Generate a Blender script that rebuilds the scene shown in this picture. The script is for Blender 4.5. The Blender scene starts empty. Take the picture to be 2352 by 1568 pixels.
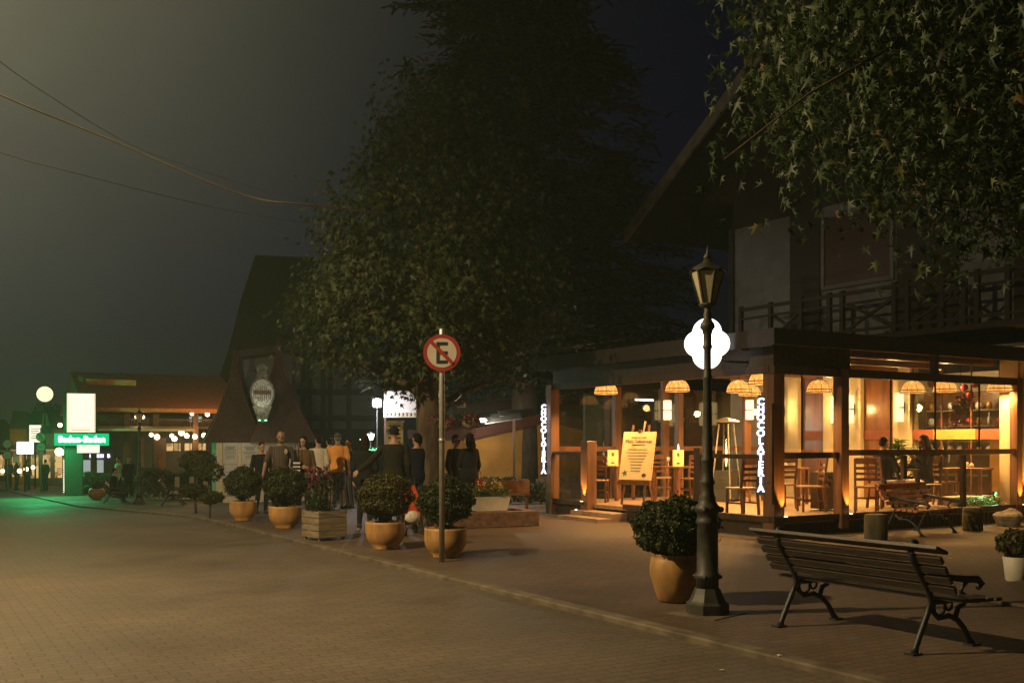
import bpy, bmesh, math, random
import numpy as np
from mathutils import Vector, Matrix, Euler
PI = math.pi
R = math.radians
rng = np.random.default_rng(7)
random.seed(5)
sc = bpy.context.scene
col = sc.collection

# ------------------------------------------------------------------ survey: the street runs along +Y, shops to +X
YAW = R(31.2); CY, SY = math.cos(YAW), math.sin(YAW)
F, HOR, EYE = 2352.0, 1015.0, 1.6
def cw(lat, d): return (lat*CY + d*SY, -lat*SY + d*CY)
def at(u, d): return cw((u-1176)/F*d, d)
def onX(u, X):
    d = X/((u-1176)/F*CY + SY); return at(u, d)[1]
def onY(u, Y):
    d = Y/(CY-(u-1176)/F*SY); return at(u, d)[0]
def dep(x, y): return x*SY + y*CY
def hz(v, d): return EYE + (HOR-v)*d/F
KERB = 5.47; PZ = 0.05
def gz(y):
    t = min(max((y-20)/4, 0), 1)
    if y < 20: return 0.0
    if y < 24: return -0.04*4*t*t/2
    if y < 38: return -0.08-0.04*(y-24)
    if y < 66: return -0.64-0.02*(y-38)
    return -1.2-0.008*(min(y, 160)-66)
def gr(x, y): return gz(y) + (PZ if x > KERB else 0)
def gp(u, v):
    d = 20.0
    for _ in range(40):
        x, y = at(u, d)
        d = 0.5*d + 0.5*(EYE-gr(x, y))*F/(v-HOR)
    return at(u, d)
def facing(x, y): return math.atan2(-x, y)     # local -Y towards the viewer's side of the street

# ------------------------------------------------------------------ materials
def mat(name, c, rough=0.6, metal=0.0, var=0.25, scale=6.0, stretch=(1, 1, 1), bump=0.0, spec=0.5, emit=None, es=0.0, trans=0.0, c2=None, detail=6):
    m = bpy.data.materials.new(name); m.use_nodes = True
    nt = m.node_tree; N = nt.nodes; L = nt.links
    b = N['Principled BSDF']
    b.inputs['Roughness'].default_value = rough
    b.inputs['Metallic'].default_value = metal
    b.inputs['Specular IOR Level'].default_value = spec
    tc = N.new('ShaderNodeTexCoord'); mp = N.new('ShaderNodeMapping'); mp.inputs['Scale'].default_value = stretch
    nz = N.new('ShaderNodeTexNoise'); nz.inputs['Scale'].default_value = scale; nz.inputs['Detail'].default_value = detail
    L.new(tc.outputs['Object'], mp.inputs['Vector']); L.new(mp.outputs['Vector'], nz.inputs['Vector'])
    rp = N.new('ShaderNodeValToRGB')
    a = c; d2 = c2 if c2 else tuple(min(1, x*(1+var)) for x in c); lo = tuple(x*(1-var) for x in a)
    rp.color_ramp.elements[0].position = 0.3; rp.color_ramp.elements[1].position = 0.72
    rp.color_ramp.elements[0].color = (*lo, 1); rp.color_ramp.elements[1].color = (*d2, 1)
    L.new(nz.outputs['Fac'], rp.inputs['Fac']); L.new(rp.outputs['Color'], b.inputs['Base Color'])
    if bump:
        bp = N.new('ShaderNodeBump'); bp.inputs['Strength'].default_value = bump; bp.inputs['Distance'].default_value = 0.02
        L.new(nz.outputs['Fac'], bp.inputs['Height']); L.new(bp.outputs['Normal'], b.inputs['Normal'])
    if emit:
        b.inputs['Emission Color'].default_value = (*emit, 1); b.inputs['Emission Strength'].default_value = es
    if trans: b.inputs['Transmission Weight'].default_value = trans
    return m
def leafmat(name, cols, rough=0.5, tl=0.35):
    m = bpy.data.materials.new(name); m.use_nodes = True
    nt = m.node_tree; N = nt.nodes; L = nt.links
    b = N['Principled BSDF']; b.inputs['Roughness'].default_value = rough; b.inputs['Specular IOR Level'].default_value = 0.3
    g = N.new('ShaderNodeNewGeometry'); rp = N.new('ShaderNodeValToRGB'); rp.color_ramp.interpolation = 'LINEAR'
    e = rp.color_ramp.elements
    while len(e) < len(cols): e.new(0.5)
    for i, (p, c) in enumerate(cols): e[i].position = p; e[i].color = (*c, 1)
    L.new(g.outputs['Random Per Island'], rp.inputs['Fac']); L.new(rp.outputs['Color'], b.inputs['Base Color'])
    t = N.new('ShaderNodeBsdfTranslucent'); L.new(rp.outputs['Color'], t.inputs['Color'])
    mx = N.new('ShaderNodeMixShader'); mx.inputs[0].default_value = tl
    L.new(b.outputs[0], mx.inputs[1]); L.new(t.outputs[0], mx.inputs[2])
    L.new(mx.outputs[0], N['Material Output'].inputs['Surface'])
    return m
def glow(name, c, s):
    m = bpy.data.materials.new(name); m.use_nodes = True
    N = m.node_tree.nodes; L = m.node_tree.links
    N.remove(N['Principled BSDF']); e = N.new('ShaderNodeEmission')
    e.inputs['Color'].default_value = (*c, 1); e.inputs['Strength'].default_value = s
    L.new(e.outputs[0], N['Material Output'].inputs['Surface']); return m
def glassmat(name, tint=(0.93, 0.95, 0.93), refl=0.09):
    m = bpy.data.materials.new(name); m.use_nodes = True
    N = m.node_tree.nodes; L = m.node_tree.links; N.remove(N['Principled BSDF'])
    t = N.new('ShaderNodeBsdfTransparent'); t.inputs['Color'].default_value = (*tint, 1)
    g = N.new('ShaderNodeBsdfGlossy'); g.inputs['Roughness'].default_value = 0.02
    fr = N.new('ShaderNodeLayerWeight'); fr.inputs['Blend'].default_value = 0.5
    pw = N.new('ShaderNodeMath'); pw.operation = 'POWER'; pw.inputs[1].default_value = 4.0; L.new(fr.outputs['Facing'], pw.inputs[0])
    cl = N.new('ShaderNodeMath'); cl.operation = 'MULTIPLY_ADD'; cl.inputs[1].default_value = 0.6; cl.inputs[2].default_value = refl*0.5; L.new(pw.outputs[0], cl.inputs[0])
    mx = N.new('ShaderNodeMixShader'); L.new(cl.outputs[0], mx.inputs[0]); L.new(t.outputs[0], mx.inputs[1]); L.new(g.outputs[0], mx.inputs[2])
    L.new(mx.outputs[0], N['Material Output'].inputs['Surface']); return m
def paving(name, c1, c2, mortar, bw, rh, rough=0.55, rot=0.0, patch=0.3):
    m = bpy.data.materials.new(name); m.use_nodes = True
    nt = m.node_tree; N = nt.nodes; L = nt.links; b = N['Principled BSDF']
    tc = N.new('ShaderNodeTexCoord'); mp = N.new('ShaderNodeMapping'); mp.inputs['Rotation'].default_value = (0, 0, rot)
    L.new(tc.outputs['Object'], mp.inputs['Vector'])
    b.inputs['Specular IOR Level'].default_value = 0.25
    br = N.new('ShaderNodeTexBrick'); br.inputs['Scale'].default_value = 1
    br.inputs['Brick Width'].default_value = bw; br.inputs['Row Height'].default_value = rh
    br.inputs['Mortar Size'].default_value = 0.009; br.inputs['Mortar Smooth'].default_value = 0.6
    br.inputs['Color1'].default_value = (*c1, 1); br.inputs['Color2'].default_value = (*c2, 1); br.inputs['Mortar'].default_value = (*mortar, 1)
    L.new(mp.outputs['Vector'], br.inputs['Vector'])
    nz = N.new('ShaderNodeTexNoise'); nz.inputs['Scale'].default_value = 0.45; nz.inputs['Detail'].default_value = 9; nz.inputs['Roughness'].default_value = 0.62
    L.new(tc.outputs['Object'], nz.inputs['Vector'])
    mr = N.new('ShaderNodeMapRange'); mr.inputs[1].default_value = 0.3; mr.inputs[2].default_value = 0.7; mr.inputs[3].default_value = 1-patch; mr.inputs[4].default_value = 1+patch*0.6
    L.new(nz.outputs['Fac'], mr.inputs[0])
    nf = N.new('ShaderNodeTexNoise'); nf.inputs['Scale'].default_value = 40; nf.inputs['Detail'].default_value = 4
    L.new(tc.outputs['Object'], nf.inputs['Vector'])
    mf = N.new('ShaderNodeMapRange'); mf.inputs[1].default_value = 0.3; mf.inputs[2].default_value = 0.7; mf.inputs[3].default_value = 0.8; mf.inputs[4].default_value = 1.2
    L.new(nf.outputs['Fac'], mf.inputs[0])
    ml = N.new('ShaderNodeMath'); ml.operation = 'MULTIPLY'; L.new(mr.outputs[0], ml.inputs[0]); L.new(mf.outputs[0], ml.inputs[1])
    vm = N.new('ShaderNodeVectorMath'); vm.operation = 'SCALE'; L.new(br.outputs['Color'], vm.inputs[0]); L.new(ml.outputs[0], vm.inputs['Scale'])
    L.new(vm.outputs[0], b.inputs['Base Color'])
    rr = N.new('ShaderNodeMapRange'); rr.inputs[1].default_value = 0.3; rr.inputs[2].default_value = 0.7; rr.inputs[3].default_value = rough-0.12; rr.inputs[4].default_value = rough+0.15
    L.new(nz.outputs['Fac'], rr.inputs[0]); L.new(rr.outputs[0], b.inputs['Roughness'])
    hs = N.new('ShaderNodeMath'); hs.operation = 'MULTIPLY_ADD'; hs.inputs[1].default_value = 0.5; L.new(nf.outputs['Fac'], hs.inputs[0])
    iv = N.new('ShaderNodeMath'); iv.operation = 'SUBTRACT'; iv.inputs[0].default_value = 1; L.new(br.outputs['Fac'], iv.inputs[1]); L.new(iv.outputs[0], hs.inputs[2])
    bp = N.new('ShaderNodeBump'); bp.inputs['Strength'].default_value = 0.4; bp.inputs['Distance'].default_value = 0.005
    L.new(hs.outputs[0], bp.inputs['Height']); L.new(bp.outputs['Normal'], b.inputs['Normal'])
    return m
def plaid(name, base, line, sc_=9.0, line2=None):
    m = bpy.data.materials.new(name); m.use_nodes = True
    nt = m.node_tree; N = nt.nodes; L = nt.links; b = N['Principled BSDF']; b.inputs['Roughness'].default_value = 0.85
    tc = N.new('ShaderNodeTexCoord')
    fac = None
    for dr in ('X', 'Z'):
        w = N.new('ShaderNodeTexWave'); w.bands_direction = dr; w.inputs['Scale'].default_value = sc_; w.inputs['Distortion'].default_value = 0.4
        L.new(tc.outputs['Object'], w.inputs['Vector'])
        g = N.new('ShaderNodeMath'); g.operation = 'GREATER_THAN'; g.inputs[1].default_value = 0.62; L.new(w.outputs['Fac'], g.inputs[0])
        if fac is None: fac = g
        else:
            a = N.new('ShaderNodeMath'); a.operation = 'ADD'; L.new(fac.outputs[0], a.inputs[0]); L.new(g.outputs[0], a.inputs[1])
            h = N.new('ShaderNodeMath'); h.operation = 'MULTIPLY'; h.inputs[1].default_value = 0.5; L.new(a.outputs[0], h.inputs[0]); fac = h
    mx = N.new('ShaderNodeMix'); mx.data_type = 'RGBA'; mx.inputs[6].default_value = (*base, 1); mx.inputs[7].default_value = (*line, 1)
    L.new(fac.outputs[0], mx.inputs[0]); L.new(mx.outputs[2], b.inputs['Base Color']); return m
def stripes(name, base, line, sc_=14.0, dr='X', thr=0.8, emit=0):
    m = bpy.data.materials.new(name); m.use_nodes = True
    nt = m.node_tree; N = nt.nodes; L = nt.links; b = N['Principled BSDF']; b.inputs['Roughness'].default_value = 0.8
    tc = N.new('ShaderNodeTexCoord'); w = N.new('ShaderNodeTexWave'); w.bands_direction = dr; w.inputs['Scale'].default_value = sc_
    L.new(tc.outputs['Object'], w.inputs['Vector'])
    g = N.new('ShaderNodeMath'); g.operation = 'GREATER_THAN'; g.inputs[1].default_value = thr; L.new(w.outputs['Fac'], g.inputs[0])
    mx = N.new('ShaderNodeMix'); mx.data_type = 'RGBA'; mx.inputs[6].default_value = (*base, 1); mx.inputs[7].default_value = (*line, 1)
    L.new(g.outputs[0], mx.inputs[0]); L.new(mx.outputs[2], b.inputs['Base Color']); return m

M = {}
M['road'] = paving('road_setts', (0.138, 0.108, 0.080), (0.12, 0.096, 0.073), (0.088, 0.071, 0.055), 0.22, 0.11, rough=0.72)
M['pave'] = paving('pavement_setts', (0.135, 0.093, 0.066), (0.112, 0.079, 0.057), (0.076, 0.054, 0.040), 0.20, 0.10, rough=0.7, patch=0.4)
M['kerb'] = mat('kerb_stone', (0.115, 0.090, 0.058), 0.8, var=0.5, scale=3.5, bump=0.5)
M['soil'] = mat('soil', (0.03, 0.022, 0.015), 0.9, scale=30, bump=0.6)
M['earth'] = mat('earth', (0.06, 0.05, 0.035), 0.9, scale=3)
M['iron'] = mat('cast_iron', (0.017, 0.018, 0.016), 0.5, 0.0, var=0.5, scale=14, bump=0.25)
M['lampiron'] = mat('weathered_iron', (0.034, 0.032, 0.023), 0.55, 0.0, var=0.5, scale=9, bump=0.25)
M['benchwood'] = mat('bench_slat_wood', (0.052, 0.038, 0.026), 0.5, var=0.45, scale=7, stretch=(1, 12, 12), bump=0.3)
M['redwood'] = mat('varnished_wood', (0.13, 0.055, 0.024), 0.35, var=0.4, scale=5, stretch=(1, 1, 1), bump=0.1)
M['beam'] = mat('dark_timber', (0.055, 0.027, 0.015), 0.55, var=0.4, scale=8, stretch=(1, 1, 0.15), bump=0.15)
M['post'] = mat('post_timber', (0.17, 0.075, 0.032), 0.5, var=0.35, scale=8, stretch=(1, 1, 0.12), bump=0.15)
M['plank'] = mat('skirt_planks', (0.045, 0.026, 0.016), 0.6, var=0.5, scale=6, stretch=(8, 8, 0.4), bump=0.2)
M['deck'] = mat('deck_tile', (0.34, 0.23, 0.14), 0.5, var=0.25, scale=7, bump=0.05)
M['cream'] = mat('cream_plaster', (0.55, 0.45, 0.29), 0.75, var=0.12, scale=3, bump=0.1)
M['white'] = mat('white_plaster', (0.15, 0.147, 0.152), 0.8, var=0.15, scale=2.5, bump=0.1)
M['yellow'] = mat('ochre_plaster', (0.46, 0.225, 0.04), 0.8, var=0.25, scale=1.6, bump=0.2)
M['tile_red'] = mat('red_clay_tile', (0.10, 0.022, 0.014), 0.7, var=0.35, scale=12, stretch=(1, 1, 1), bump=0.5)
M['tile_orange'] = mat('orange_clay_tile', (0.36, 0.13, 0.05), 0.7, var=0.35, scale=9, bump=0.5)
M['shingle'] = mat('brown_shingle', (0.058, 0.027, 0.017), 0.75, var=0.4, scale=14, bump=0.6)
M['roofdark'] = mat('dark_roof_boards', (0.024, 0.015, 0.011), 0.8, var=0.4, scale=6, stretch=(1, 8, 1))
M['fascia'] = mat('grey_barge_board', (0.24, 0.20, 0.17), 0.7, var=0.3, scale=4, bump=0.2)
M['pot'] = mat('glazed_ochre_pot', (0.40, 0.215, 0.07), 0.5, var=0.42, scale=5.5, stretch=(1, 1, 0.45), bump=0.2, detail=9)
M['potwhite'] = mat('pale_planter', (0.55, 0.50, 0.40), 0.6, var=0.15, scale=5)
M['bark'] = mat('bark', (0.085, 0.06, 0.04), 0.9, var=0.55, scale=9, stretch=(1, 1, 0.3), bump=1.0)
M['crate'] = mat('crate_boards', (0.22, 0.165, 0.105), 0.75, var=0.4, scale=5, stretch=(1, 1, 6), bump=0.3)
M['brick'] = mat('bed_brick', (0.16, 0.085, 0.055), 0.85, var=0.4, scale=14, bump=0.5)
M['steel'] = mat('galvanised_steel', (0.42, 0.40, 0.36), 0.42, 0.6, var=0.2, scale=12)
M['signred'] = mat('sign_red', (0.27, 0.022, 0.018), 0.5, var=0.12)
M['signwhite'] = mat('sign_white', (0.44, 0.40, 0.33), 0.55, var=0.08)
M['signblack'] = mat('sign_black', (0.02, 0.02, 0.02), 0.5)
M['lensglass'] = mat('frosted_lantern_glass', (0.42, 0.38, 0.24), 0.35, var=0.15, scale=4)
M['black'] = mat('black_metal', (0.02, 0.02, 0.02), 0.5)
M['dark'] = mat('dark_paint', (0.03, 0.028, 0.025), 0.6)
M['skin'] = mat('skin', (0.42, 0.24, 0.16), 0.55, var=0.1, scale=9)
M['skin2'] = mat('tanned_skin', (0.30, 0.165, 0.10), 0.55, var=0.1, scale=9)
M['hair'] = mat('dark_hair', (0.014, 0.009, 0.007), 0.75, spec=0.15, var=0.4, scale=30, stretch=(4, 4, 0.6), bump=0.5)
M['hairgrey'] = mat('grey_hair', (0.13, 0.12, 0.11), 0.6, var=0.4, scale=30, bump=0.5)
M['eye'] = mat('eye_dark', (0.01, 0.01, 0.01), 0.2)
M['shoe'] = mat('black_shoe', (0.02, 0.02, 0.02), 0.5)
M['sole'] = mat('white_sole', (0.7, 0.68, 0.62), 0.6)
M['glass'] = glassmat('window_glass')
M['glassd'] = glassmat('dark_window_glass', (0.5, 0.5, 0.48), 0.12)
M['paper'] = mat('cream_card', (0.75, 0.58, 0.28), 0.7, var=0.06)
M['ink'] = mat('brown_ink', (0.10, 0.045, 0.02), 0.8)
M['inkred'] = mat('dark_red_ink', (0.22, 0.02, 0.02), 0.8)
M['green_paint'] = mat('green_paint', (0.008, 0.026, 0.016), 0.5)
M['stone'] = mat('rough_stone', (0.26, 0.22, 0.17), 0.9, var=0.5, scale=7, bump=0.9)
M['bench_red'] = mat('reddish_slat_wood', (0.52, 0.22, 0.13), 0.45, var=0.3, scale=6)
M['log'] = mat('mossy_log', (0.10, 0.085, 0.045), 0.9, var=0.5, scale=7, stretch=(1, 1, 0.3), bump=0.7)
M['maple'] = leafmat('maple_leaves', [(0.0, (0.020, 0.032, 0.010)), (0.45, (0.037, 0.055, 0.018)), (0.95, (0.068, 0.09, 0.030)), (0.99, (0.12, 0.10, 0.03)), (1.0, (0.16, 0.09, 0.03))])
M['maple2'] = leafmat('bright_maple_leaves', [(0.0, (0.014, 0.028, 0.008)), (0.45, (0.032, 0.058, 0.017)), (0.96, (0.066, 0.098, 0.033)), (0.99, (0.13, 0.11, 0.03)), (1.0, (0.16, 0.07, 0.03))])
M['conifer'] = leafmat('conifer_needles', [(0.0, (0.009, 0.012, 0.006)), (0.6, (0.015, 0.018, 0.009)), (1.0, (0.024, 0.024, 0.013))], tl=0.1)
M['box'] = leafmat('clipped_shrub_leaves', [(0.0, (0.026, 0.036, 0.011)), (0.5, (0.045, 0.06, 0.018)), (0.9, (0.085, 0.095, 0.03)), (1.0, (0.11, 0.09, 0.03))])
M['box2'] = leafmat('olive_shrub_leaves', [(0.0, (0.05, 0.05, 0.014)), (0.5, (0.085, 0.08, 0.022)), (0.9, (0.13, 0.12, 0.035)), (1.0, (0.15, 0.11, 0.035))])
M['plant'] = leafmat('pot_plant_leaves', [(0.0, (0.03, 0.08, 0.02)), (1.0, (0.12, 0.2, 0.05))])
M['petal'] = leafmat('pink_petals', [(0.0, (0.18, 0.02, 0.06)), (0.6, (0.36, 0.08, 0.15)), (1.0, (0.12, 0.03, 0.05))])
M['petaly'] = leafmat('yellow_petals', [(0.0, (0.6, 0.42, 0.06)), (1.0, (0.75, 0.65, 0.3))])
def shade_mat():
    m = bpy.data.materials.new('amber_lampshade'); m.use_nodes = True
    nt = m.node_tree; N = nt.nodes; L = nt.links; N.remove(N['Principled BSDF'])
    tc = N.new('ShaderNodeTexCoord'); nz = N.new('ShaderNodeTexNoise'); nz.inputs['Scale'].default_value = 14
    L.new(tc.outputs['Object'], nz.inputs['Vector'])
    rp = N.new('ShaderNodeValToRGB'); rp.color_ramp.elements[0].color = (0.9, 0.24, 0.03, 1); rp.color_ramp.elements[1].color = (1.0, 0.55, 0.14, 1)
    rp.color_ramp.elements[0].position = 0.35; rp.color_ramp.elements[1].position = 0.7
    L.new(nz.outputs['Fac'], rp.inputs['Fac'])
    e = N.new('ShaderNodeEmission'); e.inputs['Strength'].default_value = 1.7; L.new(rp.outputs['Color'], e.inputs['Color'])
    L.new(e.outputs[0], N['Material Output'].inputs['Surface']); return m
M['shade'] = shade_mat()
M['sconce'] = glow('sconce_glass', (1.0, 0.68, 0.26), 3.2)
M['bulb'] = glow('warm_bulb', (1.0, 0.72, 0.36), 9)
M['bulbo'] = glow('orange_bulb', (1.0, 0.25, 0.08), 2.5)
M['flood'] = glow('floodlight_lens', (1.0, 0.93, 1.0), 160)
M['tube'] = glow('fluorescent_tube', (0.88, 0.93, 1.0), 12)
M['letterled'] = glow('white_led_letters', (0.9, 0.88, 1.0), 3.6)
M['lightbox'] = glow('lightbox_face', (0.97, 0.96, 1.0), 5.5)
M['lightboxw'] = glow('warm_lightbox_face', (1.0, 0.90, 0.66), 1.35)
M['neon'] = glow('green_neon', (0.24, 1.0, 0.50), 40)
M['neonhalo'] = glow('green_neon_halo', (0.0, 0.8, 0.26), 0.8)  # painted halo: the board behind the neon letters glows around them
M['ledpurple'] = glow('violet_white_letters', (0.75, 0.66, 1.0), 4)
def interior(name, c1, c2, s, scale):
    m = bpy.data.materials.new(name); m.use_nodes = True; N = m.node_tree.nodes; L = m.node_tree.links; N.remove(N['Principled BSDF'])
    tc = N.new('ShaderNodeTexCoord'); vz = N.new('ShaderNodeTexVoronoi'); vz.distance = 'CHEBYCHEV'; vz.inputs['Scale'].default_value = scale; L.new(tc.outputs['Object'], vz.inputs['Vector'])
    sp = N.new('ShaderNodeSeparateColor'); L.new(vz.outputs['Color'], sp.inputs[0]); mx = N.new('ShaderNodeMix'); mx.data_type = 'RGBA'; mx.inputs[6].default_value = (*c1, 1); mx.inputs[7].default_value = (*c2, 1); L.new(sp.outputs[0], mx.inputs[0])
    e = N.new('ShaderNodeEmission'); e.inputs['Strength'].default_value = s; L.new(mx.outputs[2], e.inputs['Color']); L.new(e.outputs[0], N['Material Output'].inputs['Surface']); return m
M['litwin'] = interior('lit_window', (1.0, 0.62, 0.24), (0.16, 0.06, 0.02), 0.9, 3.0)
M['litwin2'] = glow('lit_blue_window', (0.75, 0.85, 0.8), 0.45)
M['flame'] = glow('flame', (1.0, 0.62, 0.22), 9)
M['greenled'] = glow('green_led', (0.15, 1.0, 0.35), 5)
M['amberspot'] = glow('amber_uplight_lens', (1.0, 0.75, 0.35), 9)
M['poleled'] = glow('white_led_rope', (1.0, 0.86, 0.66), 2.6)

# ------------------------------------------------------------------ mesh builder
class MB:
    def __init__(s): s.v = []; s.f = []; s.m = []; s.sm = []
    def add(s, vs, fs, mi=0, smooth=False):
        o = len(s.v); s.v += [tuple(p) for p in vs]
        for f in fs: s.f.append(tuple(i+o for i in f)); s.m.append(mi); s.sm.append(smooth)
        return s
    def box(s, x0, x1, y0, y1, z0, z1, mi=0, b=0.0):
        if b:
            bm = bmesh.new(); bmesh.ops.create_cube(bm, size=1)
            for p in bm.verts: p.co = Vector(((x0+x1)/2+p.co.x*(x1-x0), (y0+y1)/2+p.co.y*(y1-y0), (z0+z1)/2+p.co.z*(z1-z0)))
            bmesh.ops.bevel(bm, geom=bm.edges[:], offset=b, segments=1, affect='EDGES')
            bm.verts.index_update(); s.add([p.co[:] for p in bm.verts], [[q.index for q in f.verts] for f in bm.faces], mi); bm.free(); return s
        vs = [(x, y, z) for x in (x0, x1) for y in (y0, y1) for z in (z0, z1)]
        return s.add(vs, [(0, 1, 3, 2), (4, 6, 7, 5), (0, 4, 5, 1), (2, 3, 7, 6), (0, 2, 6, 4), (1, 5, 7, 3)], mi)
    def beam(s, a, b, w, h, mi=0, up=(0, 0, 1)):
        a = Vector(a); b = Vector(b); t = (b-a).normalized(); up = Vector(up)
        if abs(t.dot(up)) > 0.98: up = Vector((1, 0, 0))
        x = t.cross(up).normalized(); y = x.cross(t)
        vs = [p + x*sx*w/2 + y*sy*h/2 for p in (a, b) for sx, sy in ((-1, -1), (1, -1), (1, 1), (-1, 1))]
        return s.add(vs, [(3, 2, 1, 0), (4, 5, 6, 7), (0, 1, 5, 4), (1, 2, 6, 5), (2, 3, 7, 6), (3, 0, 4, 7)], mi)
    def tube(s, pts, r, n=8, mi=0, smooth=True, caps=True, flat=1.0):
        pts = [Vector(p) for p in pts]; k = len(pts)
        rs = r if isinstance(r, (list, tuple)) else [r]*k
        vs = []; prev = None
        for i, p in enumerate(pts):
            t = (pts[min(i+1, k-1)]-pts[max(i-1, 0)])
            t = t.normalized() if t.length > 1e-9 else Vector((0, 0, 1))
            if prev is None:
                up = Vector((0, 0, 1)) if abs(t.z) < 0.9 else Vector((0, 1, 0)); x = t.cross(up).normalized()
            else:
                x = (prev - t*prev.dot(t)); x = x.normalized() if x.length > 1e-6 else t.orthogonal().normalized()
            prev = x; y = t.cross(x)
            for j in range(n):
                a = 2*PI*j/n; vs.append(p + x*math.cos(a)*rs[i] + y*math.sin(a)*rs[i]*flat)
        fs = [(i*n+j, i*n+(j+1) % n, (i+1)*n+(j+1) % n, (i+1)*n+j) for i in range(k-1) for j in range(n)]
        s.add(vs, fs, mi, smooth)
        if caps:
            o = len(s.v)-k*n
            s.f.append(tuple(o+j for j in reversed(range(n)))); s.m.append(mi); s.sm.append(False)
            s.f.append(tuple(o+(k-1)*n+j for j in range(n))); s.m.append(mi); s.sm.append(False)
        return s
    def lathe(s, prof, n=20, c=(0, 0, 0), mi=0, smooth=True, rot=0.0, sq=1.0):
        k = len(prof); vs = []
        for r, z in prof:
            for j in range(n):
                a = 2*PI*j/n+rot; vs.append((c[0]+r*math.cos(a), c[1]+r*math.sin(a)*sq, c[2]+z))
        fs = [(i*n+j, i*n+(j+1) % n, (i+1)*n+(j+1) % n, (i+1)*n+j) for i in range(k-1) for j in range(n)]
        fs += [tuple(reversed(range(n))), tuple((k-1)*n+j for j in range(n))]
        return s.add(vs, fs, mi, smooth)
    def ball(s, c, r, n=12, mi=0, m=8):
        r = r if isinstance(r, (tuple, list)) else (r, r, r); vs = []
        for i in range(m+1):
            th = PI*i/m
            for j in range(n):
                a = 2*PI*j/n; q = max(math.sin(th), 0.001)
                vs.append((c[0]+r[0]*q*math.cos(a), c[1]+r[1]*q*math.sin(a), c[2]-r[2]*math.cos(th)))
        fs = [(i*n+j, i*n+(j+1) % n, (i+1)*n+(j+1) % n, (i+1)*n+j) for i in range(m) for j in range(n)]
        return s.add(vs, fs, mi, True)
    def prism(s, poly, a, b, axis='y', mi=0):
        # poly: 2-D outline extruded from a to b along the axis
        def P(p, t): return (p[0], t, p[1]) if axis == 'y' else ((t, p[0], p[1]) if axis == 'x' else (p[0], p[1], t))
        n = len(poly); vs = [P(p, a) for p in poly]+[P(p, b) for p in poly]
        fs = [tuple(range(n)), tuple(reversed(range(n, 2*n)))]+[(i, i+n, (i+1) % n+n, (i+1) % n) for i in range(n)]
        return s.add(vs, fs, mi)
    def text(s, body, size, loc=(0, 0, 0), rz=0.0, mi=0, ext=0.004, align='CENTER', rx=PI/2, spacing=1.0, bold=0.0):
        cu = bpy.data.curves.new('t', 'FONT'); cu.body = body; cu.size = size; cu.extrude = ext; cu.align_x = align; cu.align_y = 'CENTER'; cu.space_line = spacing; cu.offset = bold
        cu.resolution_u = 3
        o = bpy.data.objects.new('t', cu); col.objects.link(o)
        dg = bpy.context.evaluated_depsgraph_get(); me = bpy.data.meshes.new_from_object(o.evaluated_get(dg))
        mw = Matrix.Translation(loc) @ Euler((rx, 0, rz)).to_matrix().to_4x4()
        s.add([(mw @ v.co)[:] for v in me.vertices], [tuple(p.vertices) for p in me.polygons], mi)
        bpy.data.meshes.remove(me); bpy.data.objects.remove(o); bpy.data.curves.remove(cu); return s
    def build(s, name, mats, parent=None, loc=None, rz=0.0, fix=True):
        me = bpy.data.meshes.new(name); me.from_pydata(s.v, [], s.f)
        mats = mats if isinstance(mats, (list, tuple)) else [mats]
        for q in mats: me.materials.append(M[q] if isinstance(q, str) else q)
        me.polygons.foreach_set('material_index', s.m); me.polygons.foreach_set('use_smooth', s.sm)
        me.validate(); me.update()
        if fix:
            bm = bmesh.new(); bm.from_mesh(me); bmesh.ops.recalc_face_normals(bm, faces=bm.faces[:]); bm.to_mesh(me); bm.free()
        o = bpy.data.objects.new(name, me); col.objects.link(o)
        if parent: o.parent = parent
        if loc is not None: o.location = loc
        if rz: o.rotation_euler.z = rz
        return o
def tag(o, label=None, cat=None, group=None, kind=None):
    if label: o['label'] = label
    if cat: o['category'] = cat
    if group: o['group'] = group
    if kind: o['kind'] = kind
    return o
def thing(name, label, cat, loc=(0, 0, 0), rz=0.0, group=None):
    o = bpy.data.objects.new(name, None); col.objects.link(o); o.empty_display_size = 0.2
    o.location = loc; o.rotation_euler.z = rz
    return tag(o, label, cat, group)
def copy_tree(o, parent=None):
    c = o.copy(); col.objects.link(c); c.parent = parent
    for ch in list(o.children): copy_tree(ch, c)
    return c
def put(proto, used, loc, rz=0.0, label=None, scale=None, group=None):
    r = proto if not used else copy_tree(proto)
    r.location = loc; r.rotation_euler.z = rz
    if label: r['label'] = label
    if group: r['group'] = group
    if scale: r.scale = scale if isinstance(scale, tuple) else (scale,)*3
    return r
def lamp(name, kind, loc, power, color, size=0.1, parent=None, aim=None, spot=1.2, blend=0.6):
    d = bpy.data.lights.new(name, kind); d.energy = power; d.color = color
    if kind in ('POINT', 'SPOT'): d.shadow_soft_size = size
    if kind == 'SPOT': d.spot_size = spot; d.spot_blend = blend
    o = bpy.data.objects.new(name, d); col.objects.link(o); o.location = loc
    if parent: o.parent = parent
    if aim is not None: o.rotation_euler = (Vector(aim)-Vector(loc)).to_track_quat('-Z', 'Y').to_euler()
    return o

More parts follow.
